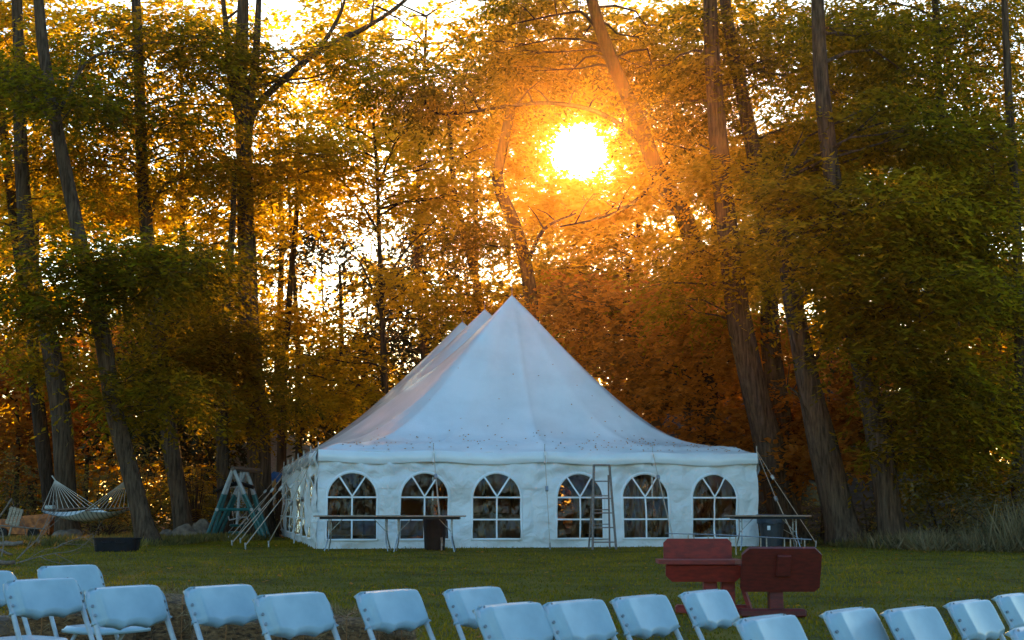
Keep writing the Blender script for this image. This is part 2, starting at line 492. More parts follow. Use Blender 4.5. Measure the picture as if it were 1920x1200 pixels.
def thin(px, py):
    k = 1.0
    if 570 < px < 840 and 320 < py < 740: k = .5
    if ((px - 720) / 190) ** 2 + ((py - 70) / 120) ** 2 < 1: k = .6
    if ((px - 830) / 120) ** 2 + ((py - 60) / 70) ** 2 < 1: k = .5
    if math.hypot(px - 1085, py - 280) < 62: k = .3
    return k

def zone_pads(zones, d, rs, mult=1.5):
    cs, rr, vb = [], [], []
    for z in zones:
        cx, cy, rx, ry, n = z[:5]
        dd = z[5] if len(z) > 5 else 0
        tone = z[6] if len(z) > 6 else .5
        for _ in range(int(n * mult + .5)):
            a = rs.random() * 2 * math.pi; q = math.sqrt(rs.random())
            px, py = cx + rx * q * math.cos(a), cy + ry * q * math.sin(a)
            D = d + dd + rs.uniform(-1.6, 1.6)
            if rs.random() > thin(px, py): continue
            p = at(px, py, D)
            w = rs.uniform(.8, 1.45)
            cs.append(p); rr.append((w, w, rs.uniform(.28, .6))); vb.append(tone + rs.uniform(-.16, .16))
    return cs, rr, vb

def make_tree(name, label, d, path, wpx, kind, zones, limbs=(), cat='tree', group=None, ntw=40, barkm='bark', crown_top=True, scale=1.0, sides=20):
    rs = random.Random(hash((path[0], wpx)) & 0xffff)
    K = KIND[kind]
    base = at(path[0][0], path[0][1], d); base.z = gz(base.x, base.y)
    pts = [base + Vector((0, 0, -.15))] + [at(px, py, d) for px, py in path[1:]]
    # the trunk goes on above the picture
    top = pts[-1]; up = (pts[-1] - pts[-2]).normalized()
    if path[-1][1] < 0:
        pts.append(top + up * 2.5 + Vector((0, 0, 1.5)))
    P = smooth_path(pts, 8)
    r0 = wpx / F * d / 2
    rad = []
    ztop = P[-1].z
    for p in P:
        h = max(0, p.z - base.z); t = h / max(1, ztop)
        r = r0 * (1 - .70 * t) * (1 + .55 * math.exp(-h / .28))
        rad.append(max(r, .03))
    root = empty(name, base)
    tag(root, label, cat, group)
    inv = -base
    tb = MB()
    tb.tube([p + inv for p in P], rad, sides, rough=.12, ridges=1)
    for lm in limbs:
        wl = lm[0]; lp = smooth_path([at(px, py, d + dz) for px, py, dz in lm[1]], 5)
        rl = wl / F * d / 2
        tb.tube([p + inv for p in lp], [max(.012, rl * (1 - .75 * i / len(lp))) for i in range(len(lp))], 7, rough=.15)
        # side twigs off the limb
        for i in range(3, len(lp) - 1, 2):
            q = lp[i]; dv = Vector((rs.uniform(-1, 1), rs.uniform(-1, 1), rs.uniform(-.1, .9))).normalized() * rs.uniform(.5, 1.2)
            tb.tube([q + inv, q + dv * .5 + inv + Vector((0, 0, .08)), q + dv + inv], [rl * .35, rl * .2, .008], 4, cap=False)
    cs, rr, vb = zone_pads(zones, d, rs)
    ncore = len(cs)
    if crown_top and path[-1][1] < 0:
        # the crown above the picture
        for _ in range(9):
            p = pts[-1] + Vector((rs.uniform(-3, 3), rs.uniform(-3, 3), rs.uniform(-2.0, 1.2)))
            if project(np.array([p]))[1][0] < -25:
                cs.append(p); rr.append((1.3, 1.3, .5)); vb.append(.5)
    if cs:
        hub = P[len(P) // 2]
        for i, c in enumerate(cs):
            # a branch from the trunk, lower than the pad, out to it
            c = Vector(c)
            best = min(P, key=lambda q: (q - c).length + max(0, q.z - c.z + .4) * 3)
            L = (best - c).length
            if L > 4.2 or rs.random() < .25: continue
            mid = best.lerp(c, .5) + Vector((rs.uniform(-.5, .5), rs.uniform(-.5, .5), rs.uniform(-.08, .16) * L))
            br = min(.018 + .009 * L, rad[-1] * 1.3 + .02)
            tb.tube([best + inv, best.lerp(mid, .5) + Vector((0, 0, .03 * L)) + inv, mid + inv, mid.lerp(c, .5) + inv, c + inv], [br, br * .8, br * .62, br * .42, .01], 5, cap=False)
            for _ in range(3):
                e = c + Vector((rs.uniform(-1, 1), rs.uniform(-1, 1), rs.uniform(-.3, .25))) * .9
                s0 = mid.lerp(c, rs.uniform(.3, .9))
                tb.tube([s0 + inv, s0.lerp(e, .5) + Vector((0, 0, .06)) + inv, e + inv], [br * .4, br * .28, .006], 3, cap=False)
    tr = tb.build('trunk', M[barkm], root, smooth=True)
    if cs:
        LV = Leaves()
        h = np.array(hub)
        sprays(LV, np.array([tuple(c) for c in cs]) - np.array(base), np.array(rr) * scale, ntw, K['m'], K['L'] * scale, K['W'] * scale, K['tw'] * scale, K['droop'], h - np.array(base), np.array(vb))
        # the hole test needs world coordinates
        for i in range(len(LV.P)): LV.P[i] = LV.P[i] + np.array(base)
        c = LV.build('crown', M[K['mat']], root)
        c.matrix_parent_inverse.identity()
        co = np.empty(len(c.data.vertices) * 3, np.float32); c.data.vertices.foreach_get('co', co)
        co = co.reshape(-1, 3) - np.array(base, dtype=np.float32)
        c.data.vertices.foreach_set('co', co.reshape(-1)); c.data.update()
    return root

# ---------------------------------------------------------------- trees at the edge of the lawn
G1 = 'trees at the edge of the lawn'
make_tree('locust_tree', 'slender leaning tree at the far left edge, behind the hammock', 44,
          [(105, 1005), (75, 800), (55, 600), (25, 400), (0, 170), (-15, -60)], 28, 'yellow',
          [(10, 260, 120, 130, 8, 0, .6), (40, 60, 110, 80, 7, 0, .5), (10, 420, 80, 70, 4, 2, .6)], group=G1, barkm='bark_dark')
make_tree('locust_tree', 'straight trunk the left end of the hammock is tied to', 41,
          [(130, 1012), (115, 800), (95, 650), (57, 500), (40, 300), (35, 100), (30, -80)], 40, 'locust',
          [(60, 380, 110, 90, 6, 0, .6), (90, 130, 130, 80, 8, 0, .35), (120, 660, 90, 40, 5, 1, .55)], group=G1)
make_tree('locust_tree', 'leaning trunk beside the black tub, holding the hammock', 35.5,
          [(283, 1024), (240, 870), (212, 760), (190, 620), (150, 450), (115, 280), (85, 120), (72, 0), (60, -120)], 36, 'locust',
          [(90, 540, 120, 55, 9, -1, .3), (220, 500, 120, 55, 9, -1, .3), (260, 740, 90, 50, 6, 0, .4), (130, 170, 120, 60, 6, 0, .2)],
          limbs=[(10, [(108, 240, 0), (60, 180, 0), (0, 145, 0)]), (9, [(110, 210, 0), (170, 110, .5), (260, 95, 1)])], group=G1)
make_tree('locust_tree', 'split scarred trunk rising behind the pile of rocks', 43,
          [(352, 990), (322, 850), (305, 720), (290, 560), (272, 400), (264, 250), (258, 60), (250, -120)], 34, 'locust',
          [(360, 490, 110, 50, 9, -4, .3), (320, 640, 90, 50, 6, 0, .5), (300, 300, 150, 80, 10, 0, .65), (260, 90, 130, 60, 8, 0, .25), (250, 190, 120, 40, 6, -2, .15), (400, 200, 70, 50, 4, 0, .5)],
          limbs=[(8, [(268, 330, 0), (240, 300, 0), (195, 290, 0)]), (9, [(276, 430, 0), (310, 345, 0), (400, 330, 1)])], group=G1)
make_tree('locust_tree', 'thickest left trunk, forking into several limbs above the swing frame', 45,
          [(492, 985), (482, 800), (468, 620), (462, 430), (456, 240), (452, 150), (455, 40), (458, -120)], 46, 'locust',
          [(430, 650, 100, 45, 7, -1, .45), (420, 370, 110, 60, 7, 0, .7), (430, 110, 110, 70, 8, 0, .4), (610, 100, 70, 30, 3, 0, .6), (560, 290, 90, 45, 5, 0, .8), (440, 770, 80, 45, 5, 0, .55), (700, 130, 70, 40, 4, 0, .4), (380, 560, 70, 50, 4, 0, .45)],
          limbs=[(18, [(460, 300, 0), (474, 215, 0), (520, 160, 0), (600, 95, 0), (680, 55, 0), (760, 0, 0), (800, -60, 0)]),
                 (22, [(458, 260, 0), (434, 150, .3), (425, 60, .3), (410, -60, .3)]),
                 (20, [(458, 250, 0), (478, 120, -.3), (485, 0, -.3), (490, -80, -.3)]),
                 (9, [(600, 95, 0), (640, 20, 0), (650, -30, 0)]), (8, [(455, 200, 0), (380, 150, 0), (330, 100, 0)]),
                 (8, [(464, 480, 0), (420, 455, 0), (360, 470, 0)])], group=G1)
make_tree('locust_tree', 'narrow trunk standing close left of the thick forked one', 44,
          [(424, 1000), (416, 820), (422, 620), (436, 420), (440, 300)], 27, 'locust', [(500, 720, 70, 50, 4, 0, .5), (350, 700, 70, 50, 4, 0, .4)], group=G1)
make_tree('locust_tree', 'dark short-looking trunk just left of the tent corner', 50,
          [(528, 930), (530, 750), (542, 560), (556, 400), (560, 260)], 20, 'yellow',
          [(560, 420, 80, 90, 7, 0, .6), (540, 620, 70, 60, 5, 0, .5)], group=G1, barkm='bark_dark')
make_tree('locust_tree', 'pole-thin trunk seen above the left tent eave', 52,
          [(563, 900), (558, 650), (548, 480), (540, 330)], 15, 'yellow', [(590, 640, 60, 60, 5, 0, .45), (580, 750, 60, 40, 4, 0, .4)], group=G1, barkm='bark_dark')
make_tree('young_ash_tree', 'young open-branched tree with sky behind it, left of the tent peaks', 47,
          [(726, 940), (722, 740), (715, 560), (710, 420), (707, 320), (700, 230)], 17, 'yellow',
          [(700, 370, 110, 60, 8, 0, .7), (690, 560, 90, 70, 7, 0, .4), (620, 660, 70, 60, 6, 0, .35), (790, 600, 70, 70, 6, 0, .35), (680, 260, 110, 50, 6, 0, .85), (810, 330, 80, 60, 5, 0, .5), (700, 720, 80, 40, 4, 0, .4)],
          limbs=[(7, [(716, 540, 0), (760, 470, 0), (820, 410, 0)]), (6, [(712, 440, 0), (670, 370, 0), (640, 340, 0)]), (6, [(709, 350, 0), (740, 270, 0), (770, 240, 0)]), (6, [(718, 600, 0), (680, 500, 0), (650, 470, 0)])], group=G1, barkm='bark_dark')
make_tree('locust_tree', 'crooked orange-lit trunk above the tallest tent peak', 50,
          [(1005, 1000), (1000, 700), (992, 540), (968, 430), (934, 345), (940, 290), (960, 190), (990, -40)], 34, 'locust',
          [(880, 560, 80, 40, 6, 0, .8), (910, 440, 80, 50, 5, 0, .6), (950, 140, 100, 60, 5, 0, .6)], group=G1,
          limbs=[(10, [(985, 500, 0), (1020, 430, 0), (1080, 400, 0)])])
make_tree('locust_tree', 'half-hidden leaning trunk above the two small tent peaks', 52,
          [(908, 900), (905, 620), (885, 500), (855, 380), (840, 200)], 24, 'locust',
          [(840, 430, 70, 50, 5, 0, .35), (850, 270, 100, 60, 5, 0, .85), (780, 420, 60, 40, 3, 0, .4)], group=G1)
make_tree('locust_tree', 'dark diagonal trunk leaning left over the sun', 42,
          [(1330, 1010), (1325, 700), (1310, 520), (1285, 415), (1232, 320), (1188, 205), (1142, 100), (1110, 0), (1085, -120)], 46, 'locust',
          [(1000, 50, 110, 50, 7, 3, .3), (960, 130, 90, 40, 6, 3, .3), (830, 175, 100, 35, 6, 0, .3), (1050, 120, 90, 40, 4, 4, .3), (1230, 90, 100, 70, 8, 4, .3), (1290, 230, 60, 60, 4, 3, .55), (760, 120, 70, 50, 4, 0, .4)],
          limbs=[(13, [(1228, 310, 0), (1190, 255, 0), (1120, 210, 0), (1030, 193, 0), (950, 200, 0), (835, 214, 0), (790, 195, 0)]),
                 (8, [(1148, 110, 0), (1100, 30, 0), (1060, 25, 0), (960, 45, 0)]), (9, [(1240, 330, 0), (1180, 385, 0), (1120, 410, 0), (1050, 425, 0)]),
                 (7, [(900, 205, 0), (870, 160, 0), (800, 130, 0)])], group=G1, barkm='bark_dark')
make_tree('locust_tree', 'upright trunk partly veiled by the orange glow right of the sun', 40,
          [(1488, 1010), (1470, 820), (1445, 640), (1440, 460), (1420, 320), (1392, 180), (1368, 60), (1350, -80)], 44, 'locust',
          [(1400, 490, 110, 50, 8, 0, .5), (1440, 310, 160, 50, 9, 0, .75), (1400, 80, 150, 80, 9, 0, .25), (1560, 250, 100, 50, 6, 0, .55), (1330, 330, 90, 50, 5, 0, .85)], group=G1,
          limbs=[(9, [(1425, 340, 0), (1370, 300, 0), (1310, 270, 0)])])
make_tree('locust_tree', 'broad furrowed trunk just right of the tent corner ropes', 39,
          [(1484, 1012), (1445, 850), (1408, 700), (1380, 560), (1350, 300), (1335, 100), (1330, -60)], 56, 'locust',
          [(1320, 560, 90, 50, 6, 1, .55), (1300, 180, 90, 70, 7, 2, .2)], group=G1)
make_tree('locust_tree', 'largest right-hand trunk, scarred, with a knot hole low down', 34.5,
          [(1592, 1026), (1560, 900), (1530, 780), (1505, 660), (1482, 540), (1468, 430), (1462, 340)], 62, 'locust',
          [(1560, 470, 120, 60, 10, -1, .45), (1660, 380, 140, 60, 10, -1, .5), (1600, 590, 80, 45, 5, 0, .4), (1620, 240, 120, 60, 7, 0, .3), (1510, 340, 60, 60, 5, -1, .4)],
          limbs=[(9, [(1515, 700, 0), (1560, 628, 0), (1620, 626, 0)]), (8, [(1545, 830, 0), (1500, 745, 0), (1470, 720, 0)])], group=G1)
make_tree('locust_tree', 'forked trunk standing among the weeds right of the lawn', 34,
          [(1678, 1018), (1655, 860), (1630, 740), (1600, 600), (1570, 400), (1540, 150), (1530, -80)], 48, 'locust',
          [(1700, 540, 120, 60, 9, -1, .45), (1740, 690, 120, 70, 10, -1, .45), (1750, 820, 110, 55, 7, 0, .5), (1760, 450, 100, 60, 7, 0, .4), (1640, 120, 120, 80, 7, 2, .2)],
          limbs=[(14, [(1652, 850, 0), (1690, 740, 0), (1700, 620, 0)])], group=G1)
make_tree('locust_tree', 'thin pale trunk at the far right edge', 36,
          [(1905, 1010), (1912, 700), (1905, 400), (1890, 150), (1880, -80)], 24, 'locust',
          [(1860, 390, 90, 60, 8, 0, .5), (1870, 560, 80, 60, 7, 0, .45), (1880, 730, 70, 70, 7, 0, .4), (1840, 250, 100, 60, 7, 0, .4), (1850, 880, 80, 50, 5, 0, .5)], group=G1)
make_tree('locust_tree', 'dim trunk behind the dense right-hand sprays', 42,
          [(1812, 990), (1795, 700), (1775, 400), (1760, 150), (1750, -80)], 26, 'locust',
          [(1680, 200, 150, 70, 9, 0, .2), (1800, 100, 120, 80, 8, 0, .15), (1800, 330, 120, 70, 7, 1, .35), (1560, 80, 110, 80, 7, 2, .15)], group=G1, barkm='bark_dark')
make_tree('maple_tree', 'rust-orange maple spreading behind the right slope of the tent', 42,
          [(1300, 1000), (1290, 800), (1280, 640), (1270, 540)], 18, 'maple',
          [(1150, 590, 100, 60, 7, 0, .4), (1270, 610, 110, 60, 10, 0, .75), (1330, 720, 100, 60, 9, 0, .6), (1220, 700, 90, 50, 6, 1, .3), (1370, 820, 80, 60, 6, 0, .4), (1390, 640, 70, 60, 6, 0, .75)], group=G1, ntw=46)
make_tree('maple_tree', 'brown-leaved maple between the two big right-hand trunks', 40,
          [(1545, 1010), (1548, 850), (1555, 720), (1560, 640)], 12, 'maple',
          [(1540, 760, 70, 60, 6, 1, .5), (1620, 800, 70, 60, 6, 1, .3), (1500, 840, 50, 50, 4, 0, .65), (1640, 680, 60, 50, 4, 1, .4), (1800, 760, 60, 60, 4, 2, .3)], group=G1, ntw=50)

# ---------------------------------------------------------------- trees further back
G2 = 'trees further back in the wood'
back = [
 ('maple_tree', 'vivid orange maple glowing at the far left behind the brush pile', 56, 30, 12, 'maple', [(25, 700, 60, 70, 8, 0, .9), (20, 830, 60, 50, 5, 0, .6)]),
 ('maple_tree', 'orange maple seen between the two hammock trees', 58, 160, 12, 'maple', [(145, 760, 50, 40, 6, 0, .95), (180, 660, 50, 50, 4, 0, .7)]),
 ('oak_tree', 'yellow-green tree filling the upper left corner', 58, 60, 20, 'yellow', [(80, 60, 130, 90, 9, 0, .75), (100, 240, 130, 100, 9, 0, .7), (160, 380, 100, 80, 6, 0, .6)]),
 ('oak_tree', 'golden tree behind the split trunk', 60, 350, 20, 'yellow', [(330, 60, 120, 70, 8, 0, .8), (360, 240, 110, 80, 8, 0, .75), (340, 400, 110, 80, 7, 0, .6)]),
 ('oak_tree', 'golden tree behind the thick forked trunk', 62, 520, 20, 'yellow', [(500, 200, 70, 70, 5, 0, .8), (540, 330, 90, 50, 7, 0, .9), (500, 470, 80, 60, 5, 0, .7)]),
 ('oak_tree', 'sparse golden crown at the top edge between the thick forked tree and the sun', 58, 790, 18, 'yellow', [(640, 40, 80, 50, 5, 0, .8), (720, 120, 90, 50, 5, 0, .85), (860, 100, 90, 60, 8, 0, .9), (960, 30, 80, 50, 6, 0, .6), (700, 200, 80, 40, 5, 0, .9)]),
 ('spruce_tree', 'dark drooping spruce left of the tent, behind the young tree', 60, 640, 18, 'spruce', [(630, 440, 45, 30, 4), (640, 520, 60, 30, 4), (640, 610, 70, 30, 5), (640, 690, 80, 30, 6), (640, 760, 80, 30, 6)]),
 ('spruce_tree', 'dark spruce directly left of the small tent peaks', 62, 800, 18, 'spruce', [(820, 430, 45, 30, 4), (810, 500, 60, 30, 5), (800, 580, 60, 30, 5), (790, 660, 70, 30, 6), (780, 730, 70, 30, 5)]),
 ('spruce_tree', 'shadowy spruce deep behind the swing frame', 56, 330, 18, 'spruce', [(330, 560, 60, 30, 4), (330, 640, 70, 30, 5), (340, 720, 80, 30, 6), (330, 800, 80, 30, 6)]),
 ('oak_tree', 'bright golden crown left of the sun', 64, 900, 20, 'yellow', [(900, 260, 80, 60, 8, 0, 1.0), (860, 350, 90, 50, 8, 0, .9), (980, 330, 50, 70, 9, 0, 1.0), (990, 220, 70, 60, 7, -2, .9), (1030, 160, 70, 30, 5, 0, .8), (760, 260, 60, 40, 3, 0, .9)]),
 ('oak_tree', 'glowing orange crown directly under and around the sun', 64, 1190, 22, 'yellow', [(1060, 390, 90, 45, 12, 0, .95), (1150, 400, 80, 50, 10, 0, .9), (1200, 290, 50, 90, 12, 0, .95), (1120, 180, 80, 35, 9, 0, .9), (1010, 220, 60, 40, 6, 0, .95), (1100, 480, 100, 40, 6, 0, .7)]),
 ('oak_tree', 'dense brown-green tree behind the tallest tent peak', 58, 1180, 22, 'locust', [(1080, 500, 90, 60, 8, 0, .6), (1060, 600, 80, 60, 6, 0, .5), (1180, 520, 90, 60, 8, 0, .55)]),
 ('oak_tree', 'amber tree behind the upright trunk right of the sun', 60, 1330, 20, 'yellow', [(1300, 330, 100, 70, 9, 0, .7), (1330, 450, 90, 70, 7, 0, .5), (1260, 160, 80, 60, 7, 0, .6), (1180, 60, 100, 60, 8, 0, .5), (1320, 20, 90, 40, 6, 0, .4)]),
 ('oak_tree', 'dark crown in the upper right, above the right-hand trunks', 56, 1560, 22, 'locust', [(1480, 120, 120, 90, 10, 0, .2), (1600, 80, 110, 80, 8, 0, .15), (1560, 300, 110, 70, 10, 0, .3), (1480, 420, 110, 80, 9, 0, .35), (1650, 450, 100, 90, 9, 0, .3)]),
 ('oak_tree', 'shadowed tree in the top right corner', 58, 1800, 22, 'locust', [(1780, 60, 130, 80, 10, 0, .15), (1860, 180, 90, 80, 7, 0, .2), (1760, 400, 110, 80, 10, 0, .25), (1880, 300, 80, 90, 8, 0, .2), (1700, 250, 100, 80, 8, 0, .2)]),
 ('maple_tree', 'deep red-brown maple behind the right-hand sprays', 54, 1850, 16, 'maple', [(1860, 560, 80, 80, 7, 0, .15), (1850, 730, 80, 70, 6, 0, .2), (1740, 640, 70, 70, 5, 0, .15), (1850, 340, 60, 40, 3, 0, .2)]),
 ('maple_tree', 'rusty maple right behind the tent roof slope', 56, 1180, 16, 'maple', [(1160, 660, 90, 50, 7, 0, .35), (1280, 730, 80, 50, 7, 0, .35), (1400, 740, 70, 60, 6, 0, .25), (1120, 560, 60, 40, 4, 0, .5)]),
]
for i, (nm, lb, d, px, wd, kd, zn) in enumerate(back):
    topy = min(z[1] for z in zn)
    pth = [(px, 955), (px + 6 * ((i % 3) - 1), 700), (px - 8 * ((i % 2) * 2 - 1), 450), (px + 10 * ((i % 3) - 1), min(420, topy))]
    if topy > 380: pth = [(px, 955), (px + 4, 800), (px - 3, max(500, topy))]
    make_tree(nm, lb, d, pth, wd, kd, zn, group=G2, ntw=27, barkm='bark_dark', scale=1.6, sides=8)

# ---------------------------------------------------------------- the far wood: one mass nobody could count
def far_wood():
    LV = Leaves()
    def field(n, d0, d1, x0, x1, z0, z1, tone, kind, hub):
        cs = np.stack([rng.uniform(x0, x1, n), rng.uniform(d0, d1, n), rng.uniform(z0, z1, n)], 1)
        px, py = project(cs)
        gap = ((px > 560) & (px < 850) & (py < 730) & (rng.random(n) < .65)) | (np.hypot(px - 1085, py - 280) < 75)
        gap |= (px > 520) & (px < 900) & (py < 330) & (py > 180) & (rng.random(n) < .9)
        cs = cs[~gap]
        r = np.tile(np.array([2.0, 2.0, .8]), (len(cs), 1))
        sprays(LV, cs, r, 30, 10, .58, .36, 1.9, .4, np.array(hub), np.clip(tone + rng.normal(0, .15, len(cs)), 0, 1))
    field(150, 78, 96, -42, 46, 1, 16, .5, 'yellow', (0, 86, 0))
    field(170, 74, 84, -40, 44, 0, 6, .3, 'yellow', (0, 86, 0))
    field(120, 72, 84, 9, 46, 3, 21, .35, 'yellow', (0, 86, 0))
    field(110, 74, 92, -42, -13, 2, 20, .75, 'yellow', (0, 86, 0))
    o = LV.build('distant_woodland', M['yellow'], None)
    tag(o, 'hazy golden wood filling the gaps between the nearer trees', kind='stuff')
    b = MB()
    for i in range(34):
        x = rng.uniform(-38, 42); y = rng.uniform(72, 95); h = rng.uniform(12, 22); r = rng.uniform(.08, .2)
        ppx = 960 + 2650 * x / y
        if abs(ppx - 1090) < 60: continue
        lx = rng.uniform(-2.6, 2.6)
        b.tube([(x, y, -.2), (x + lx * .4, y, h * .4), (x + lx, y, h)], [r, r * .8, r * .3], 6)
    o = b.build('distant_trunks', M['bark_dark'], smooth=True)
    tag(o, 'crowded trunks of the wood far behind the tent', kind='stuff')
far_wood()

# ---------------------------------------------------------------- shrubs, weeds, ground cover
def shrub(name, label, c, rad, n, leafL, leafW, tone, mat='shrub', hangv=.2, group='shrubs under the trees'):
    base = Vector((c[0], c[1], gz(c[0], c[1])))
    root = empty(name, base); tag(root, label, 'shrub', group)
    LV = Leaves()
    k = max(6, n // 40)
    dirs = unit(rng.normal(size=(k, 3)) * np.array([1, 1, .8]) + np.array([0, 0, .55])); dirs[:, 2] = np.abs(dirs[:, 2])
    cs = dirs * np.array(rad) * (rng.random((k, 1)) ** .4) * .85
    sprays(LV, cs, np.tile(np.array(rad) * .3, (k, 1)), max(3, n // (k * 9)), 9, leafL, leafW, .5, .3, np.zeros(3), np.clip(tone + rng.normal(0, .18, k), 0, 1), hang=hangv)
    LV.build('foliage', M[mat], root, hole=False)
    b = MB()
    for i in range(min(k, 26)):
        e = Vector(cs[i]); m = e * .5 + Vector((0, 0, .1))
        b.tube([(0, 0, -.05), m, e], [.025, .016, .006], 4, cap=False)
    b.build('stem', M['bark_dark'], root)
    return root
sh = [
 ('olive thicket at the far left behind the brush pile', 20, 46, (2.2, 1.5, 3.0), .35),
 ('golden-green thicket between the two hammock trees', 185, 47, (1.6, 1.4, 3.3), .6),
 ('tall yellow-green thicket left of the rock pile', 270, 48, (1.7, 1.4, 3.6), .55),
 ('amber thicket behind the rocks and the split trunk', 370, 49, (1.5, 1.3, 2.6), .6),
 ('low bright bush under the hammock', 205, 43, (1.5, .9, 1.0), .5),
 ('dark bush behind the swing frame', 450, 50, (1.6, 1.2, 2.4), .35),
 ('golden bush behind the guy ropes at the tent corner', 510, 51, (1.2, 1.2, 2.6), .7),
 ('shadowed bush behind the right tent corner', 1470, 43, (1.6, 1.2, 1.5), .2),
 ('dim bush between the two big right-hand trunks', 1620, 39, (1.2, 1.0, 1.5), .3),
 ('drooping olive bush right of the forked trunk', 1760, 35, (1.7, 1.3, 2.0), .5),
 ('grey-green thicket at the right edge of the picture', 1880, 32, (1.7, 1.3, 2.0), .45),
]
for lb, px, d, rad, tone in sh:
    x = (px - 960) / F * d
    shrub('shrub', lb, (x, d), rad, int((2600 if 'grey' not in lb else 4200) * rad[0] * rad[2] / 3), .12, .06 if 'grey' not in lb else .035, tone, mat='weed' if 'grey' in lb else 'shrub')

def fern_bush():
    p = onground(372, 990); p = Vector(((372 - 960) / F * 44, 44, gz(-9.7, 44)))
    root = empty('sumac_shrub', p); tag(root, 'bright yellow sumac with long drooping compound leaves by the swing frame', 'shrub')
    LV = Leaves(); b = MB()
    for i in range(26):
        a = rng.uniform(0, 6.28); h = rng.uniform(.8, 2.2)
        top = Vector((math.cos(a) * .25, math.sin(a) * .25, h)); out = Vector((math.cos(a), math.sin(a), .35)).normalized()
        b.tube([(0, 0, -.05), top * .5, top], [.02, .015, .01], 4, cap=False)
        pts = [top + out * t * .8 - Vector((0, 0, .55 * t * t)) for t in np.linspace(0, 1, 12)]
        b.tube(pts, .006, 3, cap=False)
        side = out.cross(Vector((0, 0, 1))).normalized()
        c, dd, sd = [], [], []
        for j, q in enumerate(pts[1:]):
            for s_ in (-1, 1):
                v = (side * s_ + out * .4 - Vector((0, 0, .45))).normalized()
                c.append(q); dd.append(v); sd.append(v.cross(Vector((0, 0, 1))).normalized())
        k = len(c)
        LV.quads(np.array(c), np.array(dd), np.array(sd), np.full(k, .2), np.full(k, .06), np.clip(rng.normal(.8, .12, k), 0, 1))
    b.build('stem', M['bark_dark'], root); LV.build('foliage', M['yellow'], root, hole=False)
fern_bush()

def blades(name, label, n, region, hmin, hmax, wd, mat, tone=(.5, .2), lean=.35, kind='stuff'):
    """thin upright blades; region() returns n x 2 positions"""
    P = region(n)
    n = len(P)
    z = np.array([gz(a, b_) for a, b_ in P])
    c = np.column_stack([P, z - .01])
    d = unit(rng.normal(size=(n, 3)) * lean * np.array([1, 1, 0]) + np.array([0, 0, 1.]))
    a = rng.uniform(0, math.pi, n)
    s = np.column_stack([np.cos(a), np.sin(a), np.zeros(n)])
    L = rng.uniform(hmin, hmax, n)
    patch = np.array([noise.noise((a_ * .45, b_ * .28, 2)) + .6 * noise.noise((a_ * 1.6, b_ * 1.1, 7)) for a_, b_ in P])
    LV = Leaves(); LV.quads(c, d, s, L * (1 + .5 * patch), np.full(n, wd) * rng.uniform(.6, 1.4, n), np.clip(rng.normal(tone[0], tone[1], n) + .45 * patch, 0, 1))
    o = LV.build(name, M[mat], None, hole=False)
    tag(o, label, kind=kind); return o

def lawn_region(n):
    Y = 4.2 + (34 - 4.2) * rng.random(n) ** 1.15
    x = (rng.random(n) - .5) * Y * .80
    m = ~((np.abs(x * .978 + (Y - 33.1) * .209 - .75) < 5.2) & ((Y - 32.0 - (x + 4.4) * .214) > 0))
    return np.column_stack([x, Y])[m]
blades('grass', 'short dense blades of the mown lawn', 130000, lawn_region, .02, .06, .016, 'grass', (.42, .2), .5)
def side_lawn(n):
    Y = rng.uniform(33, 43, n); x = -Y * rng.uniform(.14, .38, n)
    return np.column_stack([x, Y])
blades('grass', 'lawn left of the tent, running under hammock and swing frame', 30000, side_lawn, .02, .07, .016, 'grass', (.45, .2), .5)
def edge_tufts(n):
    k = n // 3
    a = np.column_stack([rng.uniform(7.5, 13.5, k), rng.normal(34.0, .9, k)])
    b_ = np.column_stack([rng.uniform(-14, -8, k), rng.normal(36.5, 1.3, k)])
    c = np.column_stack([rng.uniform(-11, -7, k), rng.normal(40, .9, k)])
    return np.concatenate([a, b_, c])
blades('undergrowth', 'unmown tufts and low leaves along the edge of the lawn', 26000, edge_tufts, .06, .26, .035, 'shrub', (.35, .2), .7)
def weeds(n):
    k = n // 60
    cx = rng.uniform(8.2, 13.0, k); cy = rng.normal(31.0, 1.3, k) + np.maximum(0, 10.5 - cx) * 1.1
    x = np.repeat(cx, 60) + rng.normal(0, .22, k * 60); Y = np.repeat(cy, 60) + rng.normal(0, .22, k * 60)
    return np.column_stack([x, Y])
blades('weeds', 'low dry grey-brown weeds in a drift at the right edge of the lawn', 9000, weeds, .1, .55, .03, 'weed', (.5, .25), .75)
def weeds2(n):
    P = weeds(n); return P[P[:, 0] > 9.8 + rng.random(len(P)) * 2]
blades('weeds', 'taller feathery weeds rising towards the right edge', 9000, weeds2, .35, 1.15, .022, 'weed', (.55, .25), .55)

def fallen(n):
    Y = rng.uniform(4.5, 36, n); x = (rng.random(n) - .5) * Y * .78
    return np.column_stack([x, Y])
def fallen_leaves():
    P = fallen(700); n = len(P)
    z = np.array([gz(a, b_) for a, b_ in P]) + .035
    c = np.column_stack([P, z]); a = rng.uniform(0, 6.28, n)
    d = unit(np.column_stack([np.cos(a), np.sin(a), rng.uniform(-.1, .4, n)])); s = unit(np.cross(d, np.array([0, 0, 1.])))
    LV = Leaves(); LV.quads(c, d, s, rng.uniform(.05, .1, n), rng.uniform(.04, .08, n), rng.random(n))
    tag(LV.build('fallen_leaves', M['maple'], None, hole=False), 'orange and brown leaves dropped over the lawn', kind='stuff')
fallen_leaves()

exec_after = True
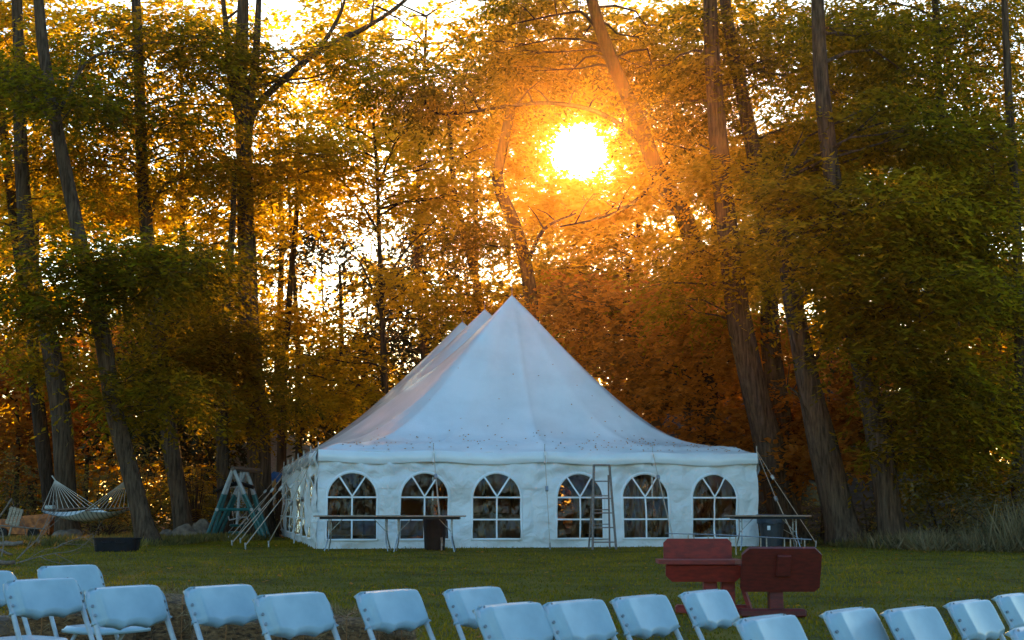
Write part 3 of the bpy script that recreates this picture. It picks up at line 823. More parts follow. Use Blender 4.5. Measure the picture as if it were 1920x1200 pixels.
# ---------------------------------------------------------------- houses behind the trees
def house_right():
    root = empty('house', (10.5, 52, 0)); tag(root, 'dark brown house hidden behind the right-hand trunks', 'house')
    b = MB(); b.box((0, 0, 1.7), (9.5, 5, 3.4)); b.build('wall', M['house'], root)
    for k in range(14):
        b = MB(); b.box((0, -2.53, .14 + k * .24), (9.5, .04, .2), bev=.008); b.build('siding_board', M['house'], root)
    b = MB(); b.add([(-5.2, -3.1, 3.3), (5.2, -3.1, 3.3), (5.2, 0, 5.0), (-5.2, 0, 5.0), (-5.2, 3.1, 3.3), (5.2, 3.1, 3.3),
                     (-5.2, -3.1, 3.45), (5.2, -3.1, 3.45), (5.2, 0, 5.15), (-5.2, 0, 5.15), (-5.2, 3.1, 3.45), (5.2, 3.1, 3.45)],
                    [(0, 1, 7, 6), (6, 7, 8, 9), (9, 8, 11, 10), (0, 3, 2, 1), (3, 4, 5, 2), (0, 6, 9, 3), (3, 9, 10, 4), (1, 2, 8, 7), (2, 5, 11, 8), (4, 10, 11, 5)])
    b.build('roof', M['shingle'], root)
    for x, wd in ((-3.2, 2.0), (0, 2.4), (3.2, 2.0)):
        f = MB()
        for dx in (-wd / 2, wd / 2): f.box((x + dx, -2.6, 1.35), (.09, .08, .99))
        for dz in (.9, 1.8): f.box((x, -2.6, dz), (wd + .09, .08, .09))
        fo = f.build('window', M['house'], root)
        p = MB(); p.box((x, -2.585, 1.35), (wd - .09, .02, .81)); p.build('pane', M['darkglass'], fo)
house_right()
def house_left():
    root = empty('shed', at(528, 950, 60)); root.location.z = 0
    tag(root, 'small gabled shed with a pale roof edge behind the left tent corner', 'shed')
    b = MB(); b.box((0, 0, 1.4), (4.2, 4, 2.8)); b.build('wall', M['palepaint'], root)
    r = MB(); z0, z1 = 2.7, 4.0
    r.add([(-2.4, -2.3, z0), (0, -2.3, z1), (2.4, -2.3, z0), (-2.4, 2.3, z0), (0, 2.3, z1), (2.4, 2.3, z0),
           (-2.4, -2.3, z0 + .14), (0, -2.3, z1 + .14), (2.4, -2.3, z0 + .14), (-2.4, 2.3, z0 + .14), (0, 2.3, z1 + .14), (2.4, 2.3, z0 + .14)],
          [(0, 1, 7, 6), (1, 2, 8, 7), (6, 7, 10, 9), (7, 8, 11, 10), (0, 3, 4, 1), (1, 4, 5, 2), (3, 9, 10, 4), (4, 10, 11, 5), (0, 6, 9, 3), (2, 5, 11, 8)])
    r.build('roof', M['shingle'], root)
    g_ = MB(); g_.add([(-2.1, -2.01, 2.8), (2.1, -2.01, 2.8), (0, -2.01, 3.95), (-2.1, -1.9, 2.8), (2.1, -1.9, 2.8), (0, -1.9, 3.95)],
                      [(0, 1, 2), (5, 4, 3), (0, 3, 4, 1), (1, 4, 5, 2), (2, 5, 3, 0)]); g_.build('gable', M['palepaint'], root)
    for s in (-1, 1):
        e = MB(); A = Vector((s * 2.43, -2.36, z0 + .02)); B = Vector((0, -2.36, z1 + .05))
        e.tube([A, B], .07, 4); e.build('roof_trim', M['housewhite'], root)
house_left()

# ---------------------------------------------------------------- the tent
FL = Vector((-4.37, 32.0, 0)); U = Vector((.978, .209, 0)).normalized(); Vd = Vector((-U.y, U.x, 0))
TW, TL, EH, PH = 10.5, 14.8, 2.22, 6.45
PEAKS = (3.66, 7.4, 11.1)
tent = empty('marquee_tent', FL, math.atan2(U.y, U.x))
tag(tent, 'large white pole tent with three peaks and arched clear windows', 'tent')
# local coordinates: x along the front, y inward, z up
nbx, nby = 4, 6
def eave_sag(a, b_):
    """small dip of the eave between perimeter poles"""
    if a < .01 or a > TW - .01: return -.05 * math.sin(math.pi * ((b_ / (TL / nby)) % 1)) ** 2
    if b_ < .01 or b_ > TL - .01: return -.05 * math.sin(math.pi * ((a / (TW / nbx)) % 1)) ** 2
    return 0
def roof_h(a, b_):
    x = a - TW / 2; best = []
    for i, p in enumerate(PEAKS):
        y = b_ - p
        if y < 0: ly = min(p, 5.4 if i else 7)
        else: ly = min(TL - p, 5.4)
        if (i == 0 and y < 0) or (i == 2 and y > 0) : q = 5
        else: q = 3
        qx, qy = abs(x) / (TW / 2), abs(y) / ly
        rho = (qx ** q + qy ** q) ** (1 / q)
        ex = 1.56 + (1.16 - 1.56) * (sstep(-2.2, 1.8, y) if i == 0 else 1)
        best.append(max(0, 1 - rho) ** ex)
    best[1] *= 1.03; best[2] *= 1.055
    k = 14.0
    m = math.log(sum(math.exp(k * v) for v in best)) / k - math.log(3) / k * (1 - max(best)) * .6
    edge = min(a, TW - a, b_, TL - b_)
    m = m * sstep(0, .5, edge) + max(best) * (1 - sstep(0, .5, edge))
    m = max(0, min(m, 1.055))
    # taut seams from the peaks out to the perimeter poles
    rid = 0
    if b_ < PEAKS[0] + .2:
        for i in range(nbx + 1):
            ex = i * TW / nbx - TW / 2
            dxx, dyy = ex, -PEAKS[0]; L = math.hypot(dxx, dyy)
            t = ((x) * dxx + (b_ - PEAKS[0]) * dyy) / L
            dist = abs((x) * dyy - (b_ - PEAKS[0]) * dxx) / L
            if t > .3:
                amp = .13 if i == 2 else .07
                rid = max(rid, amp * math.exp(-dist / (.10 + .10 * t / L)) * min(1, t / 1.0) * (1 - .35 * t / L))
    for j in range(1, nby):
        yy = j * TL / nby
        dist = abs(b_ - yy)
        t = abs(x) / (TW / 2)
        rid = max(rid, .05 * math.exp(-dist / .2) * t * (1 - .3 * t))
    rip = .012 * noise.noise((a * 1.1, b_ * 1.1, 3)) + .02 * noise.noise((a * .4, b_ * .4, 9))
    # fine pleats near the eaves
    if b_ < 3:
        for i in range(nbx + 1):
            ddx, ddy = a - i * TW / nbx, b_ + .05; rr_ = math.hypot(ddx, ddy)
            if rr_ < 2.5: rip += .020 * math.sin(math.atan2(ddy, ddx) * 26 + i) * math.exp(-rr_ / .8)
    rip += .010 * math.sin(a * 17 + 3 * noise.noise((a, b_, 1))) * math.exp(-b_ / .7)
    return EH + (PH - EH) * m + rid * sstep(0, .4, edge) + rip * sstep(0, .6, edge) + eave_sag(a, b_) * (1 - sstep(0, 1.0, edge))
def roof():
    NA, NB = 168, 200
    xs_ = [TW * i / NA for i in range(NA + 1)]
    ys_ = sorted(set([round(TL * i / NB, 4) for i in range(NB + 1)] + list(PEAKS)))
    b = MB()
    b.add([(a, q, roof_h(a, q)) for q in ys_ for a in xs_],
          [(j * (NA + 1) + i, j * (NA + 1) + i + 1, (j + 1) * (NA + 1) + i + 1, (j + 1) * (NA + 1) + i) for j in range(len(ys_) - 1) for i in range(NA)])
    o = b.build('roof', M['roof'], tent, smooth=True)
    return o
roof()
def fold(s, z, seed, h=EH):
    t = z / h
    f = .10 * noise.noise((s * .75, z * 1.1, seed)) + .06 * noise.noise((s * 2.1 + z * .9, z * 1.6, seed + 5))
    f += .034 * math.sin(s * 9 + 4 * noise.noise((s * .6, z * .5, seed))) * (t ** 2.5)
    f += .03 * noise.noise((s * 5 - z * 3, z * 3.5 + s, seed + 9))
    # swags hanging from the rail
    f += .05 * math.sin((z + .35 * abs(((s / 1.3) % 1) - .5)) * 13 + seed) * sstep(.55, .8, t) * (noise.noise((s * .5, 2, seed)) + .4)
    return f * (.35 + .65 * sstep(0, .3, z)) * (1 - .55 * sstep(.93, 1, t))
WZ0, WSP, WTOP, WW = .20, 1.13, 1.71, 1.15     # sill, springing, crown of the arch, width
def in_window(s, z, wins, grow=0.0):
    for c, wd in wins:
        hw = wd / 2 + grow
        if abs(s - c) < hw:
            if WZ0 - grow < z <= WSP: return True
            if z > WSP:
                q = ((s - c) / hw) ** 2 + ((z - WSP) / (WTOP - WSP + grow)) ** 2
                if q < 1: return True
    return False
def wall(L, wins, origin, ax, nrm, seed, name, gather=0.0):
    """cloth wall: origin + ax*s, displaced along nrm; holes for the windows"""
    st = .045
    n, m = int(L / st), int((EH - .02) / st)
    def P(s, z, off=0.0):
        return origin + ax * s + Vector((0, 0, z)) + nrm * (fold(s, z, seed) + off + gather * math.sin(s * 4.2 + 1.5 * noise.noise((s * .7, z * .3, seed))) * .5 - .12 * sstep(.25, 0, z) * (noise.noise((s * 1.3, 0, seed)) * .6 + .25))
    b = MB(); idx = {}
    vs_, fs = [], []
    def vid(i, j):
        k = (i, j)
        if k not in idx:
            idx[k] = len(vs_); vs_.append(P(L * i / n, .0 + (EH - .03) * j / m))
        return idx[k]
    for i in range(n):
        for j in range(m):
            s, z = L * (i + .5) / n, (EH - .03) * (j + .5) / m
            if in_window(s, z, wins, .012): continue
            fs.append((vid(i, j), vid(i + 1, j), vid(i + 1, j + 1), vid(i, j + 1)))
    b.add(vs_, fs)
    b.build(name, M['wallcloth'], tent, smooth=True)
    if name != 'rear_wall':
        for zz in (1.36, .60):
            kk = int(L / .06); vv = []
            for i in range(kk + 2):
                s = L * min(i, kk) / kk
                if i > kk or in_window(s, zz, wins, .07):
                    if len(vv) > 8:
                        b = MB(); b.add(vv, [f_ for q in range(0, len(vv) - 4, 4) for f_ in ((q, q + 4, q + 5, q + 1), (q + 1, q + 5, q + 6, q + 2), (q + 2, q + 6, q + 7, q + 3))])
                        b.build('weld_seam', M['wallcloth'], tent)
                    vv = []; continue
                vv += [P(s, zz - .012, .004), P(s, zz - .010, .009), P(s, zz + .010, .009), P(s, zz + .012, .004)]
    for c, wd in wins:
        hw = wd / 2
        outline = [(c - hw, WZ0 + t * (WSP - WZ0)) for t in np.linspace(0, 1, 14)]
        outline += [(c - hw * math.cos(a), WSP + (WTOP - WSP) * math.sin(a)) for a in np.linspace(0, math.pi, 26)[1:-1]]
        outline += [(c + hw, WSP - t * (WSP - WZ0)) for t in np.linspace(0, 1, 14)]
        outline += [(c + hw - t * wd, WZ0) for t in np.linspace(0, 1, 14)[1:-1]]
        cc = ((c), (WZ0 + WTOP) / 2)
        f = MB(); k = len(outline)
        ring_v = []
        for (s, z) in outline:
            ds, dz = s - cc[0], z - cc[1]; l = math.hypot(ds, dz); ds /= l; dz /= l
            for off, g_ in ((-.022, .012), (.042, .006), (-.022, -.004), (.042, -.004)):
                ring_v.append(P(s + ds * off, z + dz * off, g_))
        fs = []
        for i in range(k):
            j = (i + 1) % k
            fs += [(4 * i, 4 * j, 4 * j + 1, 4 * i + 1), (4 * i + 2, 4 * i, 4 * i + 0, 4 * j + 0)][:1]
            fs += [(4 * i, 4 * i + 2, 4 * j + 2, 4 * j), (4 * i + 1, 4 * j + 1, 4 * j + 3, 4 * i + 3)]
        f.add(ring_v, fs)
        wo_ = f.build('window', M['trim'], tent, smooth=True)
        def strip(a, b2, wid=.036, nn=10):
            g = MB(); A = Vector((a[0], a[1], 0)); B = Vector((b2[0], b2[1], 0)); t_ = (B - A).normalized(); pr = Vector((-t_.y, t_.x, 0)) * wid / 2
            vv, ff = [], []
            for i in range(nn + 1):
                q = A.lerp(B, i / nn)
                for sgn in (-1, 1):
                    for off in (.016, .008):
                        vv.append(P(q.x + pr.x * sgn, q.y + pr.y * sgn, off))
            for i in range(nn):
                o_ = 4 * i
                ff += [(o_, o_ + 2, o_ + 6, o_ + 4), (o_ + 1, o_ + 5, o_ + 7, o_ + 3), (o_, o_ + 4, o_ + 5, o_ + 1), (o_ + 2, o_ + 3, o_ + 7, o_ + 6)]
            g.add(vv, ff); g.build('glazing_bar', M['trim'], wo_)
        zs = WSP + .02; zm = WZ0 + (WSP - WZ0) * .5 - .02
        strip((c - hw, zs), (c + hw, zs)); strip((c - hw, zm), (c + hw, zm)); strip((c, WZ0), (c, zs - .02))
        for sg in (-1, 1):
            strip((c, zs + .02), (c + sg * hw * .52, WSP + (WTOP - WSP) * .85))
        p = MB(); nn, mm = 14, 18; vv = []; ff = []; ids = {}
        for i in range(nn + 1):
            s = c - hw + wd * i / nn
            ztop = WSP + (WTOP - WSP) * math.sqrt(max(0, 1 - ((s - c) / hw) ** 2))
            for j in range(mm + 1):
                vv.append(P(s, WZ0 + (ztop - WZ0) * j / mm, 0))
        for i in range(nn):
            for j in range(mm):
                q = i * (mm + 1) + j
                ff.append((q, q + mm + 1, q + mm + 2, q + 1))
        p.add(vv, ff); p.build('pane', M['clear'], wo_, smooth=True)

def front_s(px):
    """pixel column -> distance along the front wall"""
    k = (px - W0 / 2) / F * math.cos(PITCH) 
    # FL + U s : x/y = k
    return (k * FL.y - FL.x) / (U.x - k * U.y)
wins = [(front_s(px), 1.13) for px in (660, 796, 931, 1087, 1211, 1339)]
wall(TW, wins, Vector((0, 0, 0)), Vector((1, 0, 0)), Vector((0, -1, 0)), 1.3, 'front_wall')
sw = [(1.3 + i * 2.44, 1.15) for i in range(6)]
wall(TL, sw, Vector((0, 0, 0)), Vector((0, 1, 0)), Vector((-1, 0, 0)), 4.1, 'side_wall', gather=.13)
wall(TL, sw, Vector((TW, 0, 0)), Vector((0, 1, 0)), Vector((1, 0, 0)), 6.7, 'side_wall')
wall(TW, [(1.3, 1.15), (5.2, 1.15), (9.2, 1.15)], Vector((0, TL, 0)), Vector((1, 0, 0)), Vector((0, 1, 0)), 8.8, 'rear_wall')

def valance():
    """eave band hanging over the top of the walls"""
    def side(L, org, ax, nrm, nb, nm):
        n = int(L / .07); b = MB(); vv = []; ff = []
        for i in range(n + 1):
            s = L * i / n
            ph = (s / (L / nb)) % 1
            sag = -.05 * math.sin(math.pi * ph) ** 2
            for j, (z, off) in enumerate(((.0, .005), (-.03, .035), (-.12, .05), (-.255, .065), (-.265, .055), (-.12, .03), (-.02, -.005))):
                wv = .012 * noise.noise((s * 2.2, z * 5, L)) + .010 * math.sin(s * 7 + z * 8) * abs(z) * 4
                zz = EH + z + sag * (1 if j < 1 else .8) - (.02 * math.sin(math.pi * ph) ** 2 if j > 2 else 0)
                vv.append(org + ax * s + Vector((0, 0, zz)) + nrm * (off + (wv if j > 0 else 0)))
        m = 7
        for i in range(n):
            for j in range(m - 1):
                q = i * m + j
                ff.append((q, q + 1, q + m + 1, q + m))
        b.add(vv, ff); b.build('valance', M['roof'], tent, smooth=True)
    side(TW, Vector((0, 0, 0)), Vector((1, 0, 0)), Vector((0, -1, 0)), nbx, 'f')
    side(TL, Vector((0, 0, 0)), Vector((0, 1, 0)), Vector((-1, 0, 0)), nby, 'l')
    side(TL, Vector((TW, 0, 0)), Vector((0, 1, 0)), Vector((1, 0, 0)), nby, 'r')
    side(TW, Vector((0, TL, 0)), Vector((1, 0, 0)), Vector((0, 1, 0)), nbx, 'b')
valance()
for i in range(nbx + 1):                          # eave poles with their pins
    for q in (0, TL):
        b = MB(); x = i * TW / nbx; b.tube([(x, q + (.10 if q == 0 else -.10), 0), (x, q + (.05 if q == 0 else -.05), EH)], .028, 8)
        b.tube([(x, q, EH - .01), (x, q, EH + .17)], .012, 6); b.build('eave_pole', M['steel'], tent)
for j in range(1, nby):
    for x in (0, TW):
        b = MB(); q = j * TL / nby; b.tube([(x + (.1 if x == 0 else -.1), q, 0), (x + (.05 if x == 0 else -.05), q, EH)], .028, 8)
        b.tube([(x, q, EH - .01), (x, q, EH + .17)], .012, 6); b.build('eave_pole', M['steel'], tent)
for p in PEAKS:
    b = MB(); b.tube([(TW / 2, p, 0), (TW / 2, p, PH - .1), (TW / 2, p, PH - .05), (TW / 2, p, PH + .32)], [.045, .045, .012, .012], 10); b.build('centre_pole', M['alu'], tent)
# flat reinforcing patches where the poles meet the eave
for i in range(1, nbx):
    b = MB(); x = i * TW / nbx; b.box((x, -.068, EH - .14), (.07, .012, .26), bev=.003); b.build('webbing_strap', M['trim'], tent)

def tent_pt(a, b_, z): return FL + U * a + Vd * b_ + Vector((0, 0, z))
# leaves lying on the roof
def roof_leaves():
    c = []
    for _ in range(260):
        a = rng.uniform(.3, TW - .3); q = abs(rng.normal(0, .55)) + .08
        if rng.random() < .2: q = rng.uniform(.3, 2.6)
        if rng.random() < .4: a = rng.uniform(6.5, TW - .3)
        z = roof_h(a, q) + .02
        c.append(tuple(tent_pt(a, q, z)))
    n = len(c); c = np.array(c); a = rng.uniform(0, 6.28, n)
    d = unit(np.column_stack([np.cos(a), np.sin(a) * .6, np.sin(a) * .5])); s = unit(np.cross(d, np.array([.05, -.45, .9])))
    LV = Leaves(); LV.quads(c, d, s, rng.uniform(.03, .065, n), rng.uniform(.025, .05, n), rng.uniform(0, .7, n))
    tag(LV.build('leaves_on_roof', M['maple'], None, hole=False), 'small brown leaves scattered along the lower tent roof', kind='stuff')
roof_leaves()

# ---------------------------------------------------------------- guy ropes
def guy(top, foot, label, ratchet=.55, double=True, rad=.0075, group='guy ropes of the tent'):
    root = empty('guy_rope', foot); tag(root, label, 'guy rope', group)
    T = top - foot; mid = T * ratchet
    side = T.cross(Vector((0, 0, 1)))
    side = side.normalized() * .03 if side.length > 1e-6 else Vector((.03, 0, 0))
    b = MB(); b.tube([Vector((0, 0, .12)), mid, T], rad, 6)
    if double: b.tube([Vector((0, 0, .10)) + side, mid + side * .4], rad * .8, 5)
    b.build('rope', M['strap'], root)
    t_ = T.normalized()
    b = MB(); b.box(mid, (.07, .07, .12), M=t_.to_track_quat('Z', 'Y').to_matrix(), bev=.01); b.build('ratchet', M['steel'], root)
    b = MB(); b.tube([(0, 0, -.15), Vector((0, 0, .12)) - t_ * .04 + Vector((0, 0, .06))], [.016, .02], 6); b.build('stake', M['steel'], root)
def foot_at(px, Y):
    p = at(px, 1000, Y); p.z = gz(p.x, p.y); return p
lw = ['guy rope at the front left tent corner, nearest to the ladder-free tables', 'second guy rope along the left side of the tent', 'third guy rope along the left side of the tent',
      'fourth guy rope along the left side of the tent', 'fifth guy rope along the left side of the tent', 'sixth guy rope along the left side, next to the back corner', 'guy rope at the back left tent corner']
lw[0] = 'guy rope running left from the front left corner of the tent'
for j in range(nby + 1):
    q = j * TL / nby
    top = tent_pt(0, q, EH + .03); ft = tent_pt(-1.55 - .25 * (j % 2), q + .0, 0); ft.z = gz(ft.x, ft.y)
    guy(top, ft, lw[j], .62)
guy(tent_pt(0, 0, EH + .05), foot_at(505, 33.2), 'guy rope from the front left corner, staked beside the swing frame', .45)
guy(tent_pt(0, TL / nby, EH + .02), foot_at(552, 36.5), 'steep guy rope in front of the gathered left wall', .5, double=False)
guy(tent_pt(2.63, 0, EH + .02), foot_at(828, 30.9), 'guy rope down to the round bin between the front tables', .72)
bpy.data.objects[-1] if False else None
guy(tent_pt(5.25, 0, EH + .02), foot_at(1031, 31.8), 'guy rope at the middle pole of the tent front', .6, double=False, rad=.008)
guy(tent_pt(7.88, 0, EH + .02), foot_at(1263, 31.6), 'guy rope crossing the fifth window, ending behind the red bench', .72)
guy(tent_pt(TW, 0, EH + .03), foot_at(1492, 33.0), 'near guy rope of the right tent corner, crossing the table', .5)
guy(tent_pt(TW, 0, EH + .05), foot_at(1528, 33.6), 'outermost guy rope at the right tent corner', .72, double=False)
guy(tent_pt(TW, TL / nby, EH * .58), foot_at(1500, 36.4), 'dim guy rope low behind the right tent corner', .8, double=False, rad=.01)
# blue and orange marker tape
b = MB()
p0 = at(516, 893, 46.0)
b.add([p0 + Vector(v) for v in ((-.16, 0, -.12), (.1, .02, -.2), (.22, 0, .1), (-.05, -.02, .16), (-.18, .05, .05))], [(0, 1, 2, 3, 4)])
b.add([p0 + Vector(v) for v in ((-.16, .04, -.12), (.1, .06, -.2), (.22, .04, .1), (-.05, .02, .16), (-.18, .09, .05))], [(4, 3, 2, 1, 0)])
tag(b.build('marker_tape', M['bluetape']), 'scrap of bright blue tape tied at the back left tent corner', 'tape')
b = MB()
b.tube([at(516, 898, 45.8), at(512, 915, 45.8), at(509, 938, 45.8)], [.03, .09, .03], 5)
tag(b.build('marker_tape', M['orangetape']), 'orange tape hanging under the blue scrap on the guy ropes', 'tape')

# ---------------------------------------------------------------- folding tables in front of the tent
def folding_table(label, x0px, x1px, Y, ztop=.74, bend=True):
    A = at(x0px, 960, Y); B = at(x1px, 960, Y)
    cx = (A.x + B.x) / 2; L = B.x - A.x; g0 = gz(cx, Y)
    root = empty('folding_table', (cx, Y, g0)); tag(root, label, 'table', 'folding tables beside the tent')
    b = MB(); b.box((0, 0, ztop), (L, .76, .028), bev=.006); b.build('tabletop', M['tabletop'], root)
    b = MB()
    for s in (-1, 1): b.box((0, s * .33, ztop - .041), (L * .86, .025, .05))
    for s in (-1, 1): b.box((s * L * .42, 0, ztop - .041), (.025, .635, .05))
    b.build('apron', M['black'], root)
    for s in (-1, 1):
        X = s * L * .33
        for t in (-1, 1):
            g = MB(); y0 = t * .26
            g.tube(smooth_path([(X, y0 * .75, ztop - .03), (X, y0 * .78, .42), (X, y0 * .8, .30), (X + .0 + s * .0, t * .34, .0)], 4) if not bend else
                   smooth_path([(X, y0 * .7, ztop - .03), (X, y0 * .7, .36), (X + s * .03, y0 * 1.1, .16), (X + s * .07, t * .34, .0)], 4), .014, 8)
            g.build('leg', M['steel'], root)
        g = MB(); g.tube([(X, -.19, .40), (X, .19, .40)], .011, 6); g.tube([(X, -.2, .62), (X, .2, .62)], .011, 6)
        g.tube([(X, 0, .40), (X - s * .3, 0, ztop - .03)], .009, 6); g.build('leg_brace', M['steel'], root)
    return root
folding_table('long plywood folding table left of the black bin', 592, 752, 30.6)
folding_table('plywood folding table standing over the black bin', 722, 873, 30.2)
folding_table('folding table beside the right corner of the tent', 1362, 1515, 31.2)

def bin_(name, label, px, Y, r0, r1, h, mat, liner=None, sticker=False):
    p = foot_at(px, Y); root = empty(name, p); tag(root, label, 'bin')
    b = MB(); n = 24
    prof = [(r0 * .97, 0), (r0, .02), (r0 + (r1 - r0) * .5, h * .5), (r1, h - .05), (r1 + .02, h - .05), (r1 + .025, h), (r1 - .02, h), (r0 * .9, .04)]
    vv = [(rr * math.cos(2 * math.pi * k / n), rr * math.sin(2 * math.pi * k / n), z) for rr, z in prof for k in range(n)]
    ff = [(j * n + k, j * n + (k + 1) % n, (j + 1) * n + (k + 1) % n, (j + 1) * n + k) for j in range(len(prof) - 1) for k in range(n)]
    ff += [tuple(range(n - 1, -1, -1)), tuple((len(prof) - 1) * n + k for k in range(n))]
    b.add(vv, ff); b.build('barrel', M[mat], root, smooth=False)
    if liner:
        b = MB(); vv = []
        for z, o in ((h - .17, .03), (h - .06, .04), (h + .03, .045), (h + .04, .01), (h - .05, -.03)):
            for k in range(n): 
                rr = r1 + o + .014 * math.sin(k * 2.6 + z * 30)
                vv.append((rr * math.cos(2 * math.pi * k / n), rr * math.sin(2 * math.pi * k / n), z + .02 * math.sin(k * 1.7) * (z < h - .1)))
        b.add(vv, [(j * n + k, j * n + (k + 1) % n, (j + 1) * n + (k + 1) % n, (j + 1) * n + k) for j in range(4) for k in range(n)])
        b.build('liner', M[liner], root, smooth=True)
    if sticker:
        b = MB(); b.box((-.12, -r1 - .0, h * .62), (.07, .012, .1)); b.build('sticker', M['label'], root)
bin_('trash_bin', 'black round trash bin under the second table', 815, 31.2, .22, .26, .74, 'black')
bin_('trash_bin', 'blue-grey trash bin with a loose liner behind the right table', 1447, 33.6, .24, .30, .72, 'bluegrey', 'bluebag', True)

# low rail on pairs of short legs, lying right of the tent
def low_rail():
    A = onground(1250, 1033); A = foot_at(1248, 28.6); B = foot_at(1521, 27.6)
    root = empty('low_rail', A); tag(root, 'long thin metal rail on pairs of short legs behind the red benches', 'rail')
    T = B - A; T.z = 0
    z = .41
    b = MB(); b.tube([(0, 0, z), T * .36 + Vector((0, 0, z - .02)), T + Vector((0, 0, z - .10))], .012, 6); b.build('rail', M['steel'], root)
    for k, f in enumerate((.16, .20, .30, .34, .45, .49, .66, .7, .82, .86, .955)):
        g = MB(); q = T * f; zz = z - .02 - .09 * f
        g.tube([q + Vector((0, 0, -.02)), q + Vector((0, 0, zz))], .013, 6); g.build('leg', M['pallet'], root)
low_rail()

# ---------------------------------------------------------------- step ladder leaning by the fourth window
def ladder():
    p = foot_at(1133, 31.55); p.z = gz(p.x, p.y)
    root = empty('stepladder', p, math.atan2(U.y, U.x)); tag(root, 'worn aluminium stepladder standing against the tent front', 'ladder')
    H = 1.86
    def X(z, s): return s * (.27 - .09 * z / H)
    def Yf(z): return -.0 + .17 * z / H
    for s in (-1, 1):
        b = MB(); b.tube([(X(0, s), 0, 0), (X(H, s), Yf(H), H)], .028, 4); b.build('rail', M['alu'], root)
        b = MB(); b.tube([(X(0, s) * .9, .42, 0), (X(H - .2, s) * .9, Yf(H) + .06, H - .22)], .02, 4); b.build('rear_leg', M['alu'], root)
    for i, z in enumerate((.16, .48, .80, 1.12, 1.50)):
        b = MB(); b.box((0, Yf(z) + .03, z), (2 * abs(X(z, 1)), .09, .028), bev=.005); b.build('step', M['alu'], root)
    b = MB(); b.box((0, Yf(H) + .03, H), (.37, .12, .035), bev=.006); b.build('top_step', M['alu'], root)
    for i, z in enumerate((.22, .55, .87, 1.18)):
        b = MB(); yy = .42 + (Yf(H) + .06 - .42) * z / (H - .22); b.tube([(-X(z, 1) * .9, yy, z), (X(z, 1) * .9, yy, z)], .012, 5); b.build('rear_bar', M['alu'], root)
ladder()

# ---------------------------------------------------------------- things inside the tent
def inside():
    # grey-clothed table behind the third window
    c = tent_pt(4.35, 1.6, 0); root = empty('clothed_table', c, math.atan2(U.y, U.x)); tag(root, 'grey-clothed table inside the tent behind the third window', 'table')
    b = MB(); vv = []; n = 60
    for k in range(n):
        a = 2 * math.pi * k / n; ca, sa = math.cos(a), math.sin(a)
        q = (abs(ca) ** 6 + abs(sa) ** 6) ** (-1 / 6)
        for z, g_ in ((.78, 0), (.77, .02), (.4, .05 + .02 * math.sin(k * 1.9)), (.03, .07 + .035 * math.sin(k * 1.9))):
            vv.append((ca * q * (.95 + g_), sa * q * (.4 + g_), z))
    ff = [(4 * k + j, 4 * ((k + 1) % n) + j, 4 * ((k + 1) % n) + j + 1, 4 * k + j + 1) for k in range(n) for j in range(3)]
    ff.append(tuple(4 * k for k in range(n)))
    b.add(vv, ff); b.build('tablecloth', M['cloth'], root, smooth=False)
    # orange wooden pole behind the fifth window
    p = tent_pt(front_s(1221) + .1, 1.0, 0)
    b = MB(); b.tube([p, p + Vector((-.06, 0, 2.3))], .06, 10); tag(b.build('wooden_pole', M['orangepole']), 'orange varnished pole upright behind the fifth window', 'pole')
    # rolls of clear sheeting / stacked things near fourth window
    for i, (px, lb, mt) in enumerate(((1062, 'crumpled plastic bundle behind the left pane of the fourth window', 'cloth'), (1098, 'crumpled plastic bundle behind the right pane of the fourth window', 'cloth'), (1180, 'crumpled plastic bundle low in the fifth window', 'cloth'))):
        q = tent_pt(front_s(px), .7, 0); root = MB()
        n = 14; vv = []; hh = (.6, .8, .9)[i]
        for j in range(9):
            for k in range(n):
                a = 2 * math.pi * k / n; rr = (.22 - .13 * j / 8) * (1 + .35 * noise.noise((k * 1.3, j * .9, i * 7)))
                vv.append((q.x + rr * math.cos(a), q.y + rr * math.sin(a), hh * j / 8))
        root.add(vv, [(j * n + k, j * n + (k + 1) % n, (j + 1) * n + (k + 1) % n, (j + 1) * n + k) for j in range(8) for k in range(n)] + [tuple(8 * n + k for k in range(n))])
        tag(root.build('plastic_bundle', M[mt]), lb, 'bundle')
inside()

